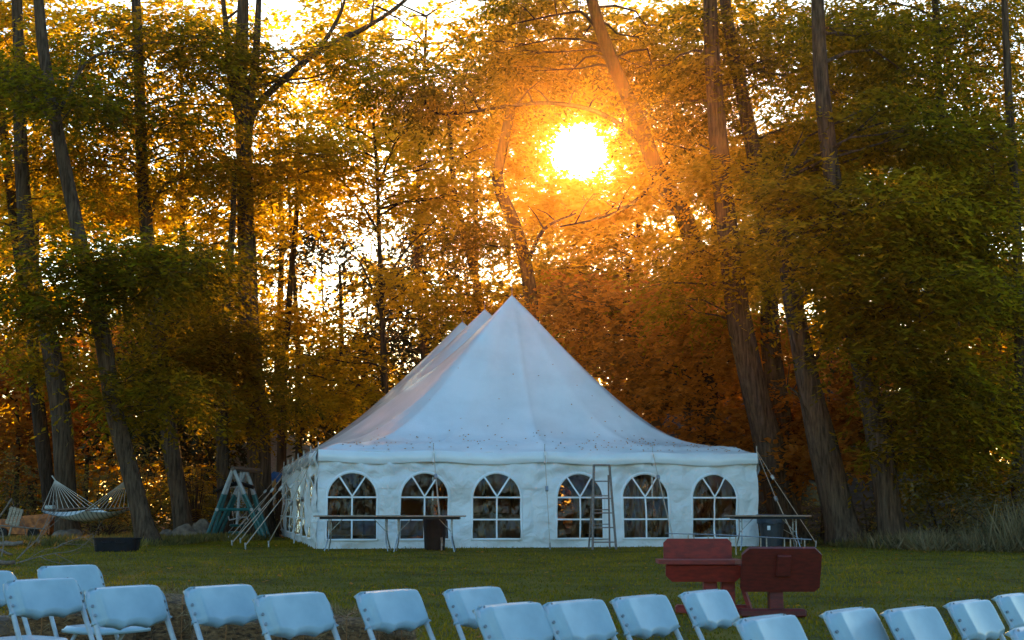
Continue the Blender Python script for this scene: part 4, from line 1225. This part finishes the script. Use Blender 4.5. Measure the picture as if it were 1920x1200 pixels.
# ---------------------------------------------------------------- swing frame
def swing():
    P = onground(436, 1010); Y = 41.0
    P = Vector(((440 - 960) / F * Y, Y, gz(-8, Y)))
    root = empty('swing_set', P); tag(root, 'teal and grey A-frame swing set with a hanging glider', 'swing set')
    sc = F / Y
    def q(px, py, dy=0): 
        v = at(px, py, Y + dy); return v - P
    apex = [q(437, 879, 0), q(462, 882, 2.2)]
    b = MB(); b.tube([apex[0] + Vector((0, -.1, 0)), apex[1] + Vector((.35, .4, 0))], .07, 4); b.build('top_beam', M['brownwood'], root)
    feet = [[(386, 0), (498, 0)], [(400, 2.2), (505, 2.2)]]
    for i in range(2):
        for j, (px, dy) in enumerate(feet[i]):
            for off in (0, .14):
                F0 = q(px, 1000, dy); F0.z = 0; F0 = F0 + Vector((off * (1 if j == 0 else -1), .12 * (off > 0), 0))
                A = apex[i] + Vector((.0, .05 * (off > 0), 0))
                M1 = F0.lerp(A, .64)
                g = MB(); g.tube([F0, M1], .055, 7); g.build('leg', M['teal'], root)
                g = MB(); g.tube([M1, A], .056, 7); g.build('leg_extension', M['palepaint'], root)
        a0 = q(feet[i][0][0], 1000, feet[i][0][1]); a0.z = 0; a1 = q(feet[i][1][0], 1000, feet[i][1][1]); a1.z = 0
        g = MB(); L0 = a0.lerp(apex[i], .42); L1 = a1.lerp(apex[i], .42); g.tube([L0, L1], .045, 6); g.build('crossbar', M['teal'], root)
        for E in (L0, L1):
            g = MB(); g.tube([E + Vector((0, -.07, 0)), E + Vector((0, -.05, 0))], .05, 8); g.build('cap', M['palepaint'], root)
    hang = Vector((-.0, 1.0, apex[0].z - .02)) + Vector((apex[0].x + .05, 0, 0))
    g = MB(); bot = q(444, 983, .9)
    g.tube([hang, bot], .042, 7); g.build('hanger', M['palepaint'], root)
    g = MB(); g.tube([q(428, 968, .9), q(430, 975, .9), q(445, 972, .8), q(462, 969, .9), q(466, 976, .9)], .02, 6); g.build('handlebar', M['palepaint'], root)
    n = 20
    for z0, rr, hh, nm in ((bot.z, .23, .07, 'glider_seat'), (bot.z - .2, .25, .15, 'glider_base')):
        g = MB(); g.tube([(bot.x, bot.y, z0), (bot.x, bot.y, z0 - hh * .3), (bot.x, bot.y, z0 - hh)], [rr * .85, rr, rr * .8], n); g.build(nm, M['teal'], root, smooth=False)
    g = MB(); g.tube([(bot.x, bot.y, 0), (bot.x, bot.y, bot.z - .3)], .05, 7); g.build('post', M['brownwood'], root)
    for k, (dy, yy) in enumerate(((.5, 913), (1.6, 915))):
        g = MB(); g.tube(smooth_path([q(406, yy + 8, dy), q(425, yy - 3, dy), q(450, yy - 7, dy), q(476, yy, dy)], 4), .05, 6); g.build('swing_seat', M['black'], root)
    g = MB(); g.tube(smooth_path([q(443, 925, 1.2), q(455, 928, 1.2), q(464, 945, 1.2)], 4), [.1, .12, .12, .1, .09, .09, .08, .07, .06], 8); g.build('slide', M['palepaint'], root)
swing()

# ---------------------------------------------------------------- hammock
def hammock():
    YA, YB = 40.6, 35.6
    A = at(103, 900, YA - .3); B = at(237, 900, YB)
    root = empty('hammock', ((A.x + B.x) / 2, (YA + YB) / 2, gz(-11, 38))); tag(root, 'striped white rope hammock with spreader bars hung between two trunks', 'hammock')
    O = root.location.copy()
    la = [at(78, 957, 39.4), at(182, 951, 38.6)]
    lb_ = [at(160, 957, 36.9), at(250, 951, 36.4)]
    b = MB(); b.tube([la[0] - O, la[1] - O], .022, 6); b.build('spreader_bar', M['brownwood'], root)
    b = MB(); b.tube([lb_[0] - O, lb_[1] - O], .022, 6); b.build('spreader_bar', M['brownwood'], root)
    for ap, br in ((A, la), (B, lb_)):
        b = MB()
        for k in range(11):
            b.tube([ap - O, br[0].lerp(br[1], k / 10) - O], .009, 4)
        b.tube([ap - O, ap - O + Vector((-.12 if ap is A else .12, .1, .12))], .02, 5)
        b.build('rope_fan', M['rope'], root)
    n, m = 24, 12; vv = []
    for j in range(m + 1):
        t = j / m
        for i in range(n + 1):
            s = i / n
            p = la[0].lerp(la[1], s).lerp(lb_[0].lerp(lb_[1], s), t)
            p = p - Vector((0, 0, 1)) * (.20 * 4 * t * (1 - t) * .75 + .16 * 4 * s * (1 - s) * (.5 + 2 * t * (1 - t)) )
            vv.append(p - O)
    k0 = len(vv)
    vv += [v - Vector((0, 0, .02)) for v in vv]
    ff = []
    for j in range(m):
        for i in range(n):
            q = j * (n + 1) + i
            ff.append((q, q + 1, q + n + 2, q + n + 1)); ff.append((k0 + q, k0 + q + n + 1, k0 + q + n + 2, k0 + q + 1))
    b = MB(); b.add(vv, ff); b.build('bed', M['striped'], root, smooth=True)
    b = MB(); p = at(94, 951, 39.2) - O; b.box(p, (.22, .3, .1), bev=.04); b.build('pillow', M['canvas'], root)
hammock()

# ---------------------------------------------------------------- black tub
def tub():
    p = onground(219, 1034); root = empty('stock_tub', p); tag(root, 'low black rubber tub on the grass under the hammock', 'tub')
    n = 40; sc = p.y / F; hw = 42 * sc; h = 25 * sc
    prof = [(.9, 0), (.93, .02), (.97, h * .5), (1.0, h - .03), (1.04, h - .03), (1.05, h), (.98, h), (.92, .05)]
    vv = []
    for k_, z in prof:
        for k in range(n):
            a = 2 * math.pi * k / n; ca, sa = math.cos(a), math.sin(a); q = (abs(ca) ** 3 + abs(sa) ** 3) ** (-1 / 3)
            vv.append((ca * q * hw * k_, sa * q * hw * .62 * k_, z))
    ff = [(j * n + k, j * n + (k + 1) % n, (j + 1) * n + (k + 1) % n, (j + 1) * n + k) for j in range(len(prof) - 1) for k in range(n)]
    ff += [tuple(range(n - 1, -1, -1)), tuple((len(prof) - 1) * n + k for k in range(n))]
    b = MB(); b.add(vv, ff); b.build('tub_body', M['tub'], root)
    for s in (-1, 1):
        b = MB(); b.tube([(s * hw * .3 - .1, -hw * .66, h - .06), (s * hw * .3 - .08, -hw * .70, h - .09), (s * hw * .3 + .08, -hw * .70, h - .09), (s * hw * .3 + .1, -hw * .66, h - .06)], .012, 5); b.build('handle', M['tub'], root)
tub()

# ---------------------------------------------------------------- rocks
def rock(label, px, py, wpx, hpx, Y=None, name='rock', cat='rock', group=None, seed=0, mat='rock'):
    if Y is None: p = onground(px, py)
    else: p = foot_at(px, Y)
    sc = p.y / F; bm = bmesh.new(); bmesh.ops.create_icosphere(bm, subdivisions=3, radius=1)
    for v in bm.verts:
        c = v.co.copy()
        f = 1 + .28 * noise.noise(c * 1.1 + Vector((seed * 3.7, 0, 0))) + .14 * noise.noise(c * 2.9 + Vector((0, seed, 0)))
        f2 = round(f * 14) / 14
        v.co = Vector((c.x * wpx * sc / 2 * f, c.y * wpx * sc / 2 * .8 * f, (c.z * .6 + .35) * hpx * sc * f2))
    me = bpy.data.meshes.new(name); bm.to_mesh(me); bm.free()
    o = link_mesh(name, me, M[mat]); o.location = p; tag(o, label, cat, group); return o
rg = 'rocks at the foot of the split trunk'
rock('small rounded rock left of the rock pile', 312, 1010, 26, 18, group=rg, seed=1)
rock('broad low boulder in the middle of the rock pile', 345, 1012, 50, 28, group=rg, seed=2)
rock('tall boulder at the right end of the rock pile', 375, 1008, 38, 34, group=rg, seed=3)
rock('narrow rock wedged between the small and the broad one', 328, 1007, 18, 14, group=rg, seed=4)
rock('dark earth-coloured rock at the foot of the hammock tree', 125, 1012, 56, 20, group=None, seed=5)

# ---------------------------------------------------------------- brush pile, rusty hull and boards at the left
def brush():
    # rusty open box trailer
    p = foot_at(52, 42.0); root = empty('rusty_cart', p, R(-6)); tag(root, 'rusty orange open cart body behind the brush pile', 'cart')
    hw, hd, h = .95, .6, .62; t = .03
    b = MB(); b.add([(-hw, -hd, .18), (hw * .85, -hd, .12), (hw * 1.0, -hd, h), (-hw, -hd, h * .9)] + [(-hw, -hd + t, .18), (hw * .85, -hd + t, .12), (hw, -hd + t, h), (-hw, -hd + t, h * .9)],
                    [(0, 1, 2, 3), (7, 6, 5, 4), (3, 2, 6, 7), (0, 4, 5, 1), (1, 5, 6, 2), (0, 3, 7, 4)]); b.build('side_panel', M['rust'], root)
    b = MB(); b.add([(-hw, hd, .18), (hw * .85, hd, .12), (hw * 1.0, hd, h * 1.25), (-hw, hd, h * 1.0)] + [(-hw, hd + t, .18), (hw * .85, hd + t, .12), (hw, hd + t, h * 1.25), (-hw, hd + t, h * 1.0)],
                    [(0, 1, 2, 3), (7, 6, 5, 4), (3, 2, 6, 7), (0, 4, 5, 1), (1, 5, 6, 2), (0, 3, 7, 4)]); b.build('side_panel', M['rust'], root)
    b = MB(); b.box((hw * .95, 0, .38), (.03, hd * 2 - .04, .5)); b.build('end_panel', M['rust'], root)
    b = MB(); b.box((0, 0, .16), (hw * 1.7, hd * 2 - .06, .04)); b.build('floor_panel', M['rust'], root)
    b = MB(); b.tube([(hw * .5, -hd - .1, .17), (hw * .5, -hd - .02, .17)], .17, 16); b.build('wheel', M['black'], root)
    b = MB(); b.tube([(-hw * .5, -hd - .1, .17), (-hw * .5, -hd - .02, .17)], .17, 16); b.build('wheel', M['black'], root)
    # slatted board
    p = foot_at(14, 40.5); root = empty('pallet', p, R(12)); root.rotation_euler = (R(0), R(14), R(12)); tag(root, 'pale slatted pallet end propped beside the rusty cart', 'pallet')
    for k in range(4):
        b = MB(); b.box((-.14 + k * .095, 0, .68), (.08, .025, .5), bev=.004); b.build('slat', M['pallet'], root)
    for z in (.5, .86):
        b = MB(); b.box((0, .033, z), (.4, .035, .06)); b.build('rail', M['pallet'], root)
    b = MB(); b.tube([(0, .1, -.05), (0, .07, .5)], .03, 5); b.build('prop', M['pallet'], root)
    # logs
    logs = [('pale fallen log lying in front of the rusty cart', (-6, 1022), (42, 1017), 9), ('grey pole slanting up out of the brush pile', (-10, 985), (22, 935), 4),
            ('thin grey branch lying across the brush pile', (-10, 985), (85, 992), 3), ('dark broken branch on the grass left of the tub', (-5, 1030), (22, 1040), 5),
            ('orange-brown split log at the lower left edge', (-20, 1056), (27, 1054), 9)]
    for lb, a, c, wd in logs:
        Y = onground(max(a[0], 1), max(a[1], c[1]) + wd / 2).y if max(a[1], c[1]) > 1008 else 38.5
        A = at(a[0], a[1], Y); C = at(c[0], c[1], Y - .3)
        b = MB(); r = wd / 2 / F * Y; pp = [A, A.lerp(C, .33) + Vector((0, 0, .3 * r)), A.lerp(C, .66) - Vector((0, 0, .3 * r)), C]
        b.tube(pp, [r, r * 1.05, r * .95, r * .8], 9, rough=.2)
        tag(b.build('log', M['dead'] if 'orange' not in lb and 'dark' not in lb else M['brownwood'], smooth=True), lb, 'log')
    # bare branches
    rs = random.Random(5)
    def branch(b, p, d, L, r, dep):
        pts = [p]; q = p.copy(); dd = d.copy()
        for _ in range(4):
            dd = (dd + Vector((rs.uniform(-.3, .3), rs.uniform(-.3, .3), rs.uniform(-.22, .22)))).normalized(); q = q + dd * L / 4; pts.append(q.copy())
        b.tube(pts, [r * (1 - .17 * i) for i in range(5)], 5, cap=False)
        if dep:
            for i in (1, 2, 3, 4):
                nd = (dd + Vector((rs.uniform(-1, 1), rs.uniform(-.7, .7), rs.uniform(-.6, 1)))).normalized()
                branch(b, pts[i], nd, L * .6, r * .5, dep - 1)
    for i, (lb, px, py, dx) in enumerate((('bare forked branch standing up in front of the hammock tree', 30, 1050, .5), ('bare grey branches sprawling left of the tub', 100, 1030, .8),
                                          ('low tangle of dead twigs on the lawn behind the chairs', 25, 1058, .9), ('dead twiggy branch against the rusty cart', 50, 1012, -.2), ('broken twigs at the left picture edge by the split log', 2, 1045, .2))):
        p = onground(max(px, 1), py); b = MB(); branch(b, p, Vector((dx, .1, .55)).normalized(), .95, .016, 2)
        tag(b.build('dead_branch', M['dead']), lb, 'branch', 'bare branches of the brush pile')
    for i in range(7):
        rock(['small stone by the pale log', 'flat stone under the rusty cart', 'brown stone left of the hammock tree', 'round stone under the cart end', 'pale stone against the pale log', 'low stone at the foot of the brush pile', 'broken stone between cart and hammock tree'][i],
             4 + i * 14, 1014 + (i * 7) % 9, 18 + (i * 5) % 9, 9, group='stones along the brush pile', seed=20 + i)
brush()

# ---------------------------------------------------------------- red benches
def red_bench(label, cx, Yb, wpx_l, wpx_r, rot, facing):
    """facing=1: the seat side is towards the camera; facing=-1: back towards the camera"""
    pass
def clipped(b, x0, x1, z0, z1, y0, y1, ct, cb):
    pr = [(x0 + cb, z0), (x1 - cb, z0), (x1, z0 + cb), (x1, z1 - ct), (x1 - ct, z1), (x0 + ct, z1), (x0, z1 - ct), (x0, z0 + cb)]
    n = len(pr)
    b.add([(x, y0, z) for x, z in pr] + [(x, y1, z) for x, z in pr],
          [tuple(range(n)), tuple(range(2 * n - 1, n - 1, -1))] + [(i, i + n, (i + 1) % n + n, (i + 1) % n) for i in range(n)])
def benches():
    Y = 15.2; s = Y / F
    def X(px): return (px - 960) * s
    def Z(py): return CZ - (py - 949) * s
    g0 = gz(X(1311), Y)
    root = empty('red_bench', (X(1311), Y, g0)); tag(root, 'red wooden pedestal bench whose seat faces the camera', 'bench', 'red pedestal benches')
    ox, oz = X(1311), g0
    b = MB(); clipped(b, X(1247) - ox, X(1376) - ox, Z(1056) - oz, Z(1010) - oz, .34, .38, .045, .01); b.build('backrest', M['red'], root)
    # seat board with clipped front corners
    b = MB(); x0, x1, z = X(1231) - ox, X(1386) - ox, Z(1051) - oz
    pr = [(x0, .0), (x0 + .10, -.14), (x1 - .1, -.14), (x1, .0), (x1, .33), (x0, .33)]
    b.add([(x, y, z - .022) for x, y in pr] + [(x, y, z + .022) for x, y in pr], [tuple(range(5, -1, -1)), tuple(range(6, 12))] + [(i, (i + 1) % 6, (i + 1) % 6 + 6, i + 6) for i in range(6)])
    b.build('seat', M['red'], root)
    b = MB(); clipped(b, X(1243) - ox, X(1384) - ox, Z(1088) - oz, Z(1056) - oz - .002, -.04, 0.0, .01, .07); ap_ = b.build('apron', M['red'], root); ap_.rotation_euler.x = R(20); ap_.location = (0, .13, .038)
    for px in (1328, 1362):
        b = MB(); b.box((X(px) - ox, .16 if px > 1340 else .12, (z - .02) / 2), (.14, .14, z - .05), bev=.01); b.build('post', M['red'], root)
    b = MB(); b.box((X(1332) - ox, .16, .05), (.78, .14, .10), bev=.02); b.build('foot_beam', M['red'], root)
    b = MB(); b.tube([(X(1400) - ox, -.1, 0), (X(1388) - ox, .1, .3)], .03, 4); b.build('brace', M['red'], root)
    Y2 = 15.0; s2 = Y2 / F
    def X2(px): return (px - 960) * s2
    def Z2(py): return CZ - (py - 949) * s2
    g1 = gz(X2(1457), Y2); ox, oz = X2(1457), g1
    root = empty('red_bench', (ox, Y2, g1)); tag(root, 'red wooden pedestal bench with its back to the camera', 'bench', 'red pedestal benches')
    b = MB(); clipped(b, X2(1384) - ox, X2(1531) - ox, Z2(1111) - oz, Z2(1023) - oz, 0, .045, .075, .05); bk = b.build('backrest', M['shaded_red'], root); bk.rotation_euler.x = R(24); bk.location = (0, .20, .045)
    b = MB(); b.box((X2(1461) - ox, -.02, Z2(1056) - oz), (.145, .04, .24), bev=.008); b.build('bracket', M['shaded_red'], bk)
    b = MB(); b.box((0, .34, Z2(1075) - oz), (.74, .42, .045), bev=.01); b.build('seat', M['shaded_red'], root)
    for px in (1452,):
        b = MB(); b.box((X2(px) - ox, .2, (Z2(1079) - oz) / 2), (.15, .13, Z2(1079) - oz), bev=.01); b.build('post', M['shaded_red'], root)
    b = MB(); b.box((X2(1442) - ox, .1, .05), (.70, .18, .085), bev=.02); b.build('foot_beam', M['shaded_red'], root)
    b = MB(); b.box((X2(1375) - ox, .62, .30), (.14, .12, .60), bev=.01); b.build('post', M['shaded_red'], root)
benches()

# ---------------------------------------------------------------- hay bales and stones behind the first chairs
def bale(label, px, Y, L, Dp, ty, rz, seed):
    p = foot_at(px, Y); H = CZ - (ty - 949) * (Y - .1) / F - p.z; root = empty('hay_bale', p, rz); tag(root, label, 'hay bale', 'hay bales behind the chairs')
    bm = bmesh.new(); bmesh.ops.create_cube(bm, size=1); bmesh.ops.subdivide_edges(bm, edges=list(bm.edges), cuts=9, use_grid_fill=True)
    for v in bm.verts:
        c = v.co.copy(); q = Vector((c.x * L, c.y * Dp, (c.z + .5) * H))
        e = sum(1 for t in c if abs(t) > .49)
        q = Vector((q.x * (1 - .03 * e), q.y * (1 - .04 * e), q.z - (.02 * e if c.z > .4 else 0)))
        q += Vector((noise.noise(q * 7 + Vector((seed, 0, 0))), noise.noise(q * 7 + Vector((0, seed, 0))), noise.noise(q * 6 + Vector((0, 0, seed))) * (c.z > -.4))) * .035
        v.co = q
    me = bpy.data.meshes.new('bale_body'); bm.to_mesh(me); bm.free(); link_mesh('bale_body', me, M['hay'], root)
    n = 1700
    f = rng.integers(0, 3, n); u, v_ = rng.random(n) - .5, rng.random(n)
    c = np.empty((n, 3)); 
    c[f == 0] = np.column_stack([u * L, np.full(n, -Dp / 2), v_ * H])[f == 0]
    c[f == 1] = np.column_stack([u * L, (v_ - .5) * Dp, np.full(n, H)])[f == 1]
    c[f == 2] = np.column_stack([np.where(u > 0, L / 2, -L / 2), (v_ - .5) * Dp, (u * 2 % 1) * H])[f == 2]
    d = unit(rng.normal(size=(n, 3)) + np.column_stack([np.zeros(n), np.where(f == 0, -.8, 0), np.where(f == 1, .6, -.2)]))
    s = unit(np.cross(d, rng.normal(size=(n, 3))))
    LV = Leaves(); LV.quads(c, d, s, rng.uniform(.03, .11, n), np.full(n, .005), rng.random(n))
    o = LV.build('loose_straw', M['straw'], root, hole=False); tag(o, kind='stuff')
    for x in (-L * .22, L * .22):
        b = MB(); b.tube([(x, -Dp / 2 - .008, 0), (x, -Dp / 2 - .008, H), (x, -Dp / 2 + .03, H + .012), (x, Dp / 2, H + .012), (x, Dp / 2 + .008, 0)], .004, 4); b.build('twine', M['twine'], root)
bale('dark hay bale behind the second and third chairs from the left', 150, 9.3, .8, .45, 1132, R(8), 1)
bale('hay bale with a frayed top, left of the fifth chair', 322, 9.5, .78, .48, 1112, R(-6), 2)
bale('straw-coloured hay bale under the fifth and sixth chairs', 478, 9.0, .76, .46, 1150, R(12), 3)
bale('rounded hay bale between the sixth and seventh chairs', 632, 9.0, .62, .42, 1148, R(-10), 4)
bale('broken hay bale end under the seventh chair', 722, 9.2, .36, .4, 1166, R(14), 5)
rock('grey stone lying between the bale and the left chairs', 70, 1185, 90, 34, Y=8.3, seed=31)
rock('brown stone half hidden by the third chair', 100, 1170, 80, 46, Y=8.8, seed=32)
def planks():
    p = foot_at(25, 9.4)
    for i, (lb, z, dx) in enumerate((('top weathered beam stacked at the left edge behind the chairs', .34, 0), ('lower weathered beam stacked at the left edge behind the chairs', .17, -.1))):
        o = MB(); o.box((p.x + dx, p.y, p.z + z), (1.0, .2, .13), bev=.02); tag(o.build('timber_beam', M['brownwood']), lb, 'timber')
    o = MB(); o.box((p.x - .05, p.y, p.z + .05), (.5, .3, .11), bev=.02); tag(o.build('timber_block', M['brownwood']), 'short block under the stacked beams at the left edge', 'timber')
planks()

# ---------------------------------------------------------------- folding chairs
LEAN = R(28)
def make_chair():
    root = empty('folding_chair', (0, 0, 0)); 
    # local: +y = facing, z up, x = right; the long tubes run from the top of the back down to the front feet
    H = .80; tl = math.tan(LEAN)
    yb = lambda z: -.10 - (z - .44) * tl * 1.0       # y of the long tube at height z
    hw = .205
    for s in (-1, 1):
        b = MB(); b.tube(smooth_path([(s * hw * 1.03, yb(0.0), 0.005), (s * hw * 1.02, yb(.3), .3), (s * hw, yb(.6), .6), (s * hw * .98, yb(.765), .765)], 3), .0125, 10)
        b.build('front_leg', M['chairmetal'], root, smooth=True)
        b = MB(); b.tube([(s * (hw - .03), yb(.44) + .17, .425), (s * (hw - .03), -.28, .005)], .0115, 10); b.build('rear_leg', M['chairmetal'], root, smooth=True)
    b = MB(); b.tube([(-hw, yb(.16), .16), (hw, yb(.16), .16)], .009, 8); b.build('front_crossbar', M['chairmetal'], root, smooth=True)
    b = MB(); b.tube([(-hw + .03, -.2, .13), (hw - .03, -.2, .13)], .009, 8); b.build('rear_crossbar', M['chairmetal'], root, smooth=True)
    # seat: a shallow dished board with a rolled edge
    bm = bmesh.new(); n = 14; g = []
    for j in range(n + 1):
        for i in range(n + 1):
            u, v = i / n * 2 - 1, j / n * 2 - 1
            # squircle mapping
            x = u * math.sqrt(1 - v * v * .25) * .205; y = v * math.sqrt(1 - u * u * .22) * .2
            edge = max(abs(u), abs(v))
            z = .445 + .006 * (edge > .7) - .018 * max(0, (edge - .86) / .14) ** 2 - .008 * (1 - min(1, edge / .7) ** 2)
            g.append(bm.verts.new((x, y + yb(.44) + .205, z)))
    lo = [bm.verts.new((v.co.x, v.co.y, .445 - .03)) for v in g]
    for j in range(n):
        for i in range(n):
            q = j * (n + 1) + i
            bm.faces.new((g[q], g[q + 1], g[q + n + 2], g[q + n + 1])); bm.faces.new((lo[q], lo[q + n + 1], lo[q + n + 2], lo[q + 1]))
    per = [i for i in range(n + 1)] + [(j + 1) * (n + 1) - 1 for j in range(1, n + 1)] + [n * (n + 1) + i for i in range(n - 1, -1, -1)] + [j * (n + 1) for j in range(n - 1, 0, -1)]
    for k in range(len(per)):
        a, c = per[k], per[(k + 1) % len(per)]
        bm.faces.new((g[c], g[a], lo[a], lo[c]))
    me = bpy.data.meshes.new('seat'); bm.to_mesh(me); bm.free()
    me.polygons.foreach_set('use_smooth', [True] * len(me.polygons)); link_mesh('seat', me, M['plastic'], root)
    # backrest shell: a rounded band over the tubes with a raised front panel
    BW, BH, TH = .462, .212, .044
    ca, sa = math.cos(LEAN), math.sin(LEAN)
    zc = .79
    def P(x, h, off):
        """x across, h down from the top edge along the lean, off towards the sitter"""
        curve = .42 * x * x
        z = zc - h * ca; y = yb(zc) + h * sa + curve
        return (x, y + off * ca, z + off * sa)
    nx_, nh = 40, 24
    us = sorted(set([round(-1 + 2 * i / nx_, 4) for i in range(nx_ + 1)] + [-.985, -.80, -.775, .775, .80, .985]))
    hs = sorted(set([round(i / nh, 4) for i in range(nh + 1)] + [.02, .095, .115]))
    rr = .085
    def halfw(h):
        q = BW / 2
        if h < rr: q -= rr * .75 * (1 - math.sqrt(max(0, 1 - ((rr - h) / rr) ** 2)))
        q -= .012 * (h / BH)
        return q
    def hmax(u):
        return BH * (1 - .16 * abs(u) ** 2.5) + .010 * (math.exp(-((abs(u) - .36) / .09) ** 2)) - .008 * math.exp(-(u / .18) ** 2)
    bm = bmesh.new(); rear, front = [], []
    for hq in hs:
        for u in us:
            h = hq * hmax(u); x = u * halfw(h)
            side = (1 - abs(u)) * BW / 2
            dep = TH * .5
            # band falls back towards the side and the top; the panel stands proud of it
            band = .040 * (1 - min(1, side / .06)) ** 1.15 + .034 * (1 - min(1, h / .034)) ** 1.2
            proud = .020 * sstep(.0455, .050, side) * sstep(.021, .0255, h)
            low = .014 * (1 - sstep(0, .02, (1 - hq) * BH))
            front.append(bm.verts.new(P(x, h, dep - band + proud - low)))
            rear.append(bm.verts.new(P(x, h, -dep + .012 * (1 - sstep(0, .02, min(side, h + .004))) + low)))
    nu = len(us)
    for j in range(len(hs) - 1):
        for i in range(nu - 1):
            q = j * nu + i
            bm.faces.new((rear[q], rear[q + nu], rear[q + nu + 1], rear[q + 1])); bm.faces.new((front[q], front[q + 1], front[q + nu + 1], front[q + nu]))
    m_ = len(hs)
    per = [i for i in range(nu)] + [j * nu + nu - 1 for j in range(1, m_)] + [(m_ - 1) * nu + i for i in range(nu - 2, -1, -1)] + [j * nu for j in range(m_ - 2, 0, -1)]
    for k in range(len(per)):
        a, c = per[k], per[(k + 1) % len(per)]
        bm.faces.new((rear[a], rear[c], front[c], front[a]))
    bmesh.ops.recalc_face_normals(bm, faces=list(bm.faces))
    me = bpy.data.meshes.new('backrest'); bm.to_mesh(me); bm.free()
    me.polygons.foreach_set('use_smooth', [True] * len(me.polygons))
    back_ = link_mesh('backrest', me, M['plastic'], root)
    for s in (-1, 1):
        for h in (.095, .14):
            b = MB(); a = Vector(P(s * (BW / 2 - .026), h, TH * .5 - .022)); c = Vector(P(s * (BW / 2 - .022), h, TH * .5 - .0165)); b.tube([a, c], .007, 8); b.build('bolt', M['bolt'], back_)
    for s in (-1, 1):
        b = MB(); a = Vector(P(s * BW * .34, .012, TH * .5 - .022)); c = Vector(P(s * BW * .34, .012, TH * .5 - .018)); b.tube([a, c], .005, 8); b.build('plug', M['bolt'], back_)
    return root
def copy_tree(o, parent=None):
    c = o.copy(); COL.objects.link(c)
    if parent: c.parent = parent
    for ch in list(o.children): copy_tree(ch, c)
    return c
proto = make_chair()
chairs = [  # centre px of the back, top py, distance, yaw, label
 (-17, 1063, 7.4, 56, 'white folding chair cut off by the left edge of the picture'),
 (146, 1052, 8.2, 54, 'white folding chair set back behind the two leftmost full ones'),
 (98, 1077, 7.1, 55, 'white folding chair second from the left edge, in front of the set-back one'),
 (251, 1090, 6.6, 54, 'white folding chair with its seat edge showing, left of the frayed bale'),
 (428, 1090, 7.0, 54, 'white folding chair directly in front of the frayed hay bale'),
 (560, 1103, 6.4, 53, 'white folding chair in front of the rounded hay bale, touching its left neighbour'),
 (739, 1098, 6.8, 54, 'white folding chair standing clear, in front of the broken bale end'),
 (896, 1094, 7.2, 53, 'white folding chair half covered by its nearer right neighbour, below the tent middle'),
 (963, 1123, 6.2, 52, 'near white folding chair overlapping the one behind it, below the tent middle'),
 (1083, 1117, 6.4, 52, 'white folding chair below the fourth tent window'),
 (1204, 1109, 6.9, 52, 'white folding chair just left of the red bench'),
 (1323, 1097, 6.9, 53, 'white folding chair directly in front of the red bench seat'),
 (1439, 1146, 5.8, 52, 'low-standing white folding chair in front of the shaded red bench back'),
 (1590, 1133, 6.3, 52, 'white folding chair just right of the red benches'),
 (1703, 1127, 5.9, 48, 'white folding chair third from the right edge in the near row'),
 (1810, 1114, 6.3, 50, 'white folding chair left of the two at the right edge'),
 (1894, 1101, 6.5, 50, 'far white folding chair cut off by the right edge'),
 (1935, 1162, 5.4, 50, 'nearest white folding chair, only its corner in the lower right'),
]
for i, (px, ty, d, yaw, lb) in enumerate(chairs):
    c = proto if i == 0 else copy_tree(proto)
    # settle the distance so that the back's top meets its height with the feet on the lawn
    Y = d
    for _ in range(30):
        x = (px - 960) / F * Y; top = gz(x, Y) + .795
        Y = .5 * Y + .5 * (CZ - top) * F / (ty - 949)
    Y = .8 * Y + .2 * d
    a = R(yaw); f = Vector((math.sin(a), -math.cos(a), 0))
    x = (px - 960) / F * Y
    yb_top = -.10 - (.70 - .44) * math.tan(LEAN)
    o = Vector((x, Y, 0)) - f * yb_top
    topz = CZ - (ty - 949) / F * Y
    gr = gz(o.x, o.y)
    o.z = gr
    c.location = o; c.rotation_euler = (0, 0, a + math.pi)
    print('CHAIR', px, round(Y, 2), d)
    tag(c, lb, 'folding chair', 'white folding chairs set out in rows')

# ---------------------------------------------------------------- haze
def haze():
    m, nt, out = mat_new('haze')
    v = N(nt, 'ShaderNodeVolumePrincipled')
    v.inputs['Color'].default_value = (1.0, .56, .22, 1)
    v.inputs['Density'].default_value = HAZE
    v.inputs['Anisotropy'].default_value = .91
    nt.links.new(v.outputs[0], out.inputs['Volume'])
    b = MB(); b.box((0, 130, 12.5), (392, 350, 28.0))
    o = b.build('haze', m); tag(o, 'thin warm evening haze over the whole scene', kind='stuff')
HAZE = .0002
if HAZE: haze()
print('LEAVES', Leaves.total)
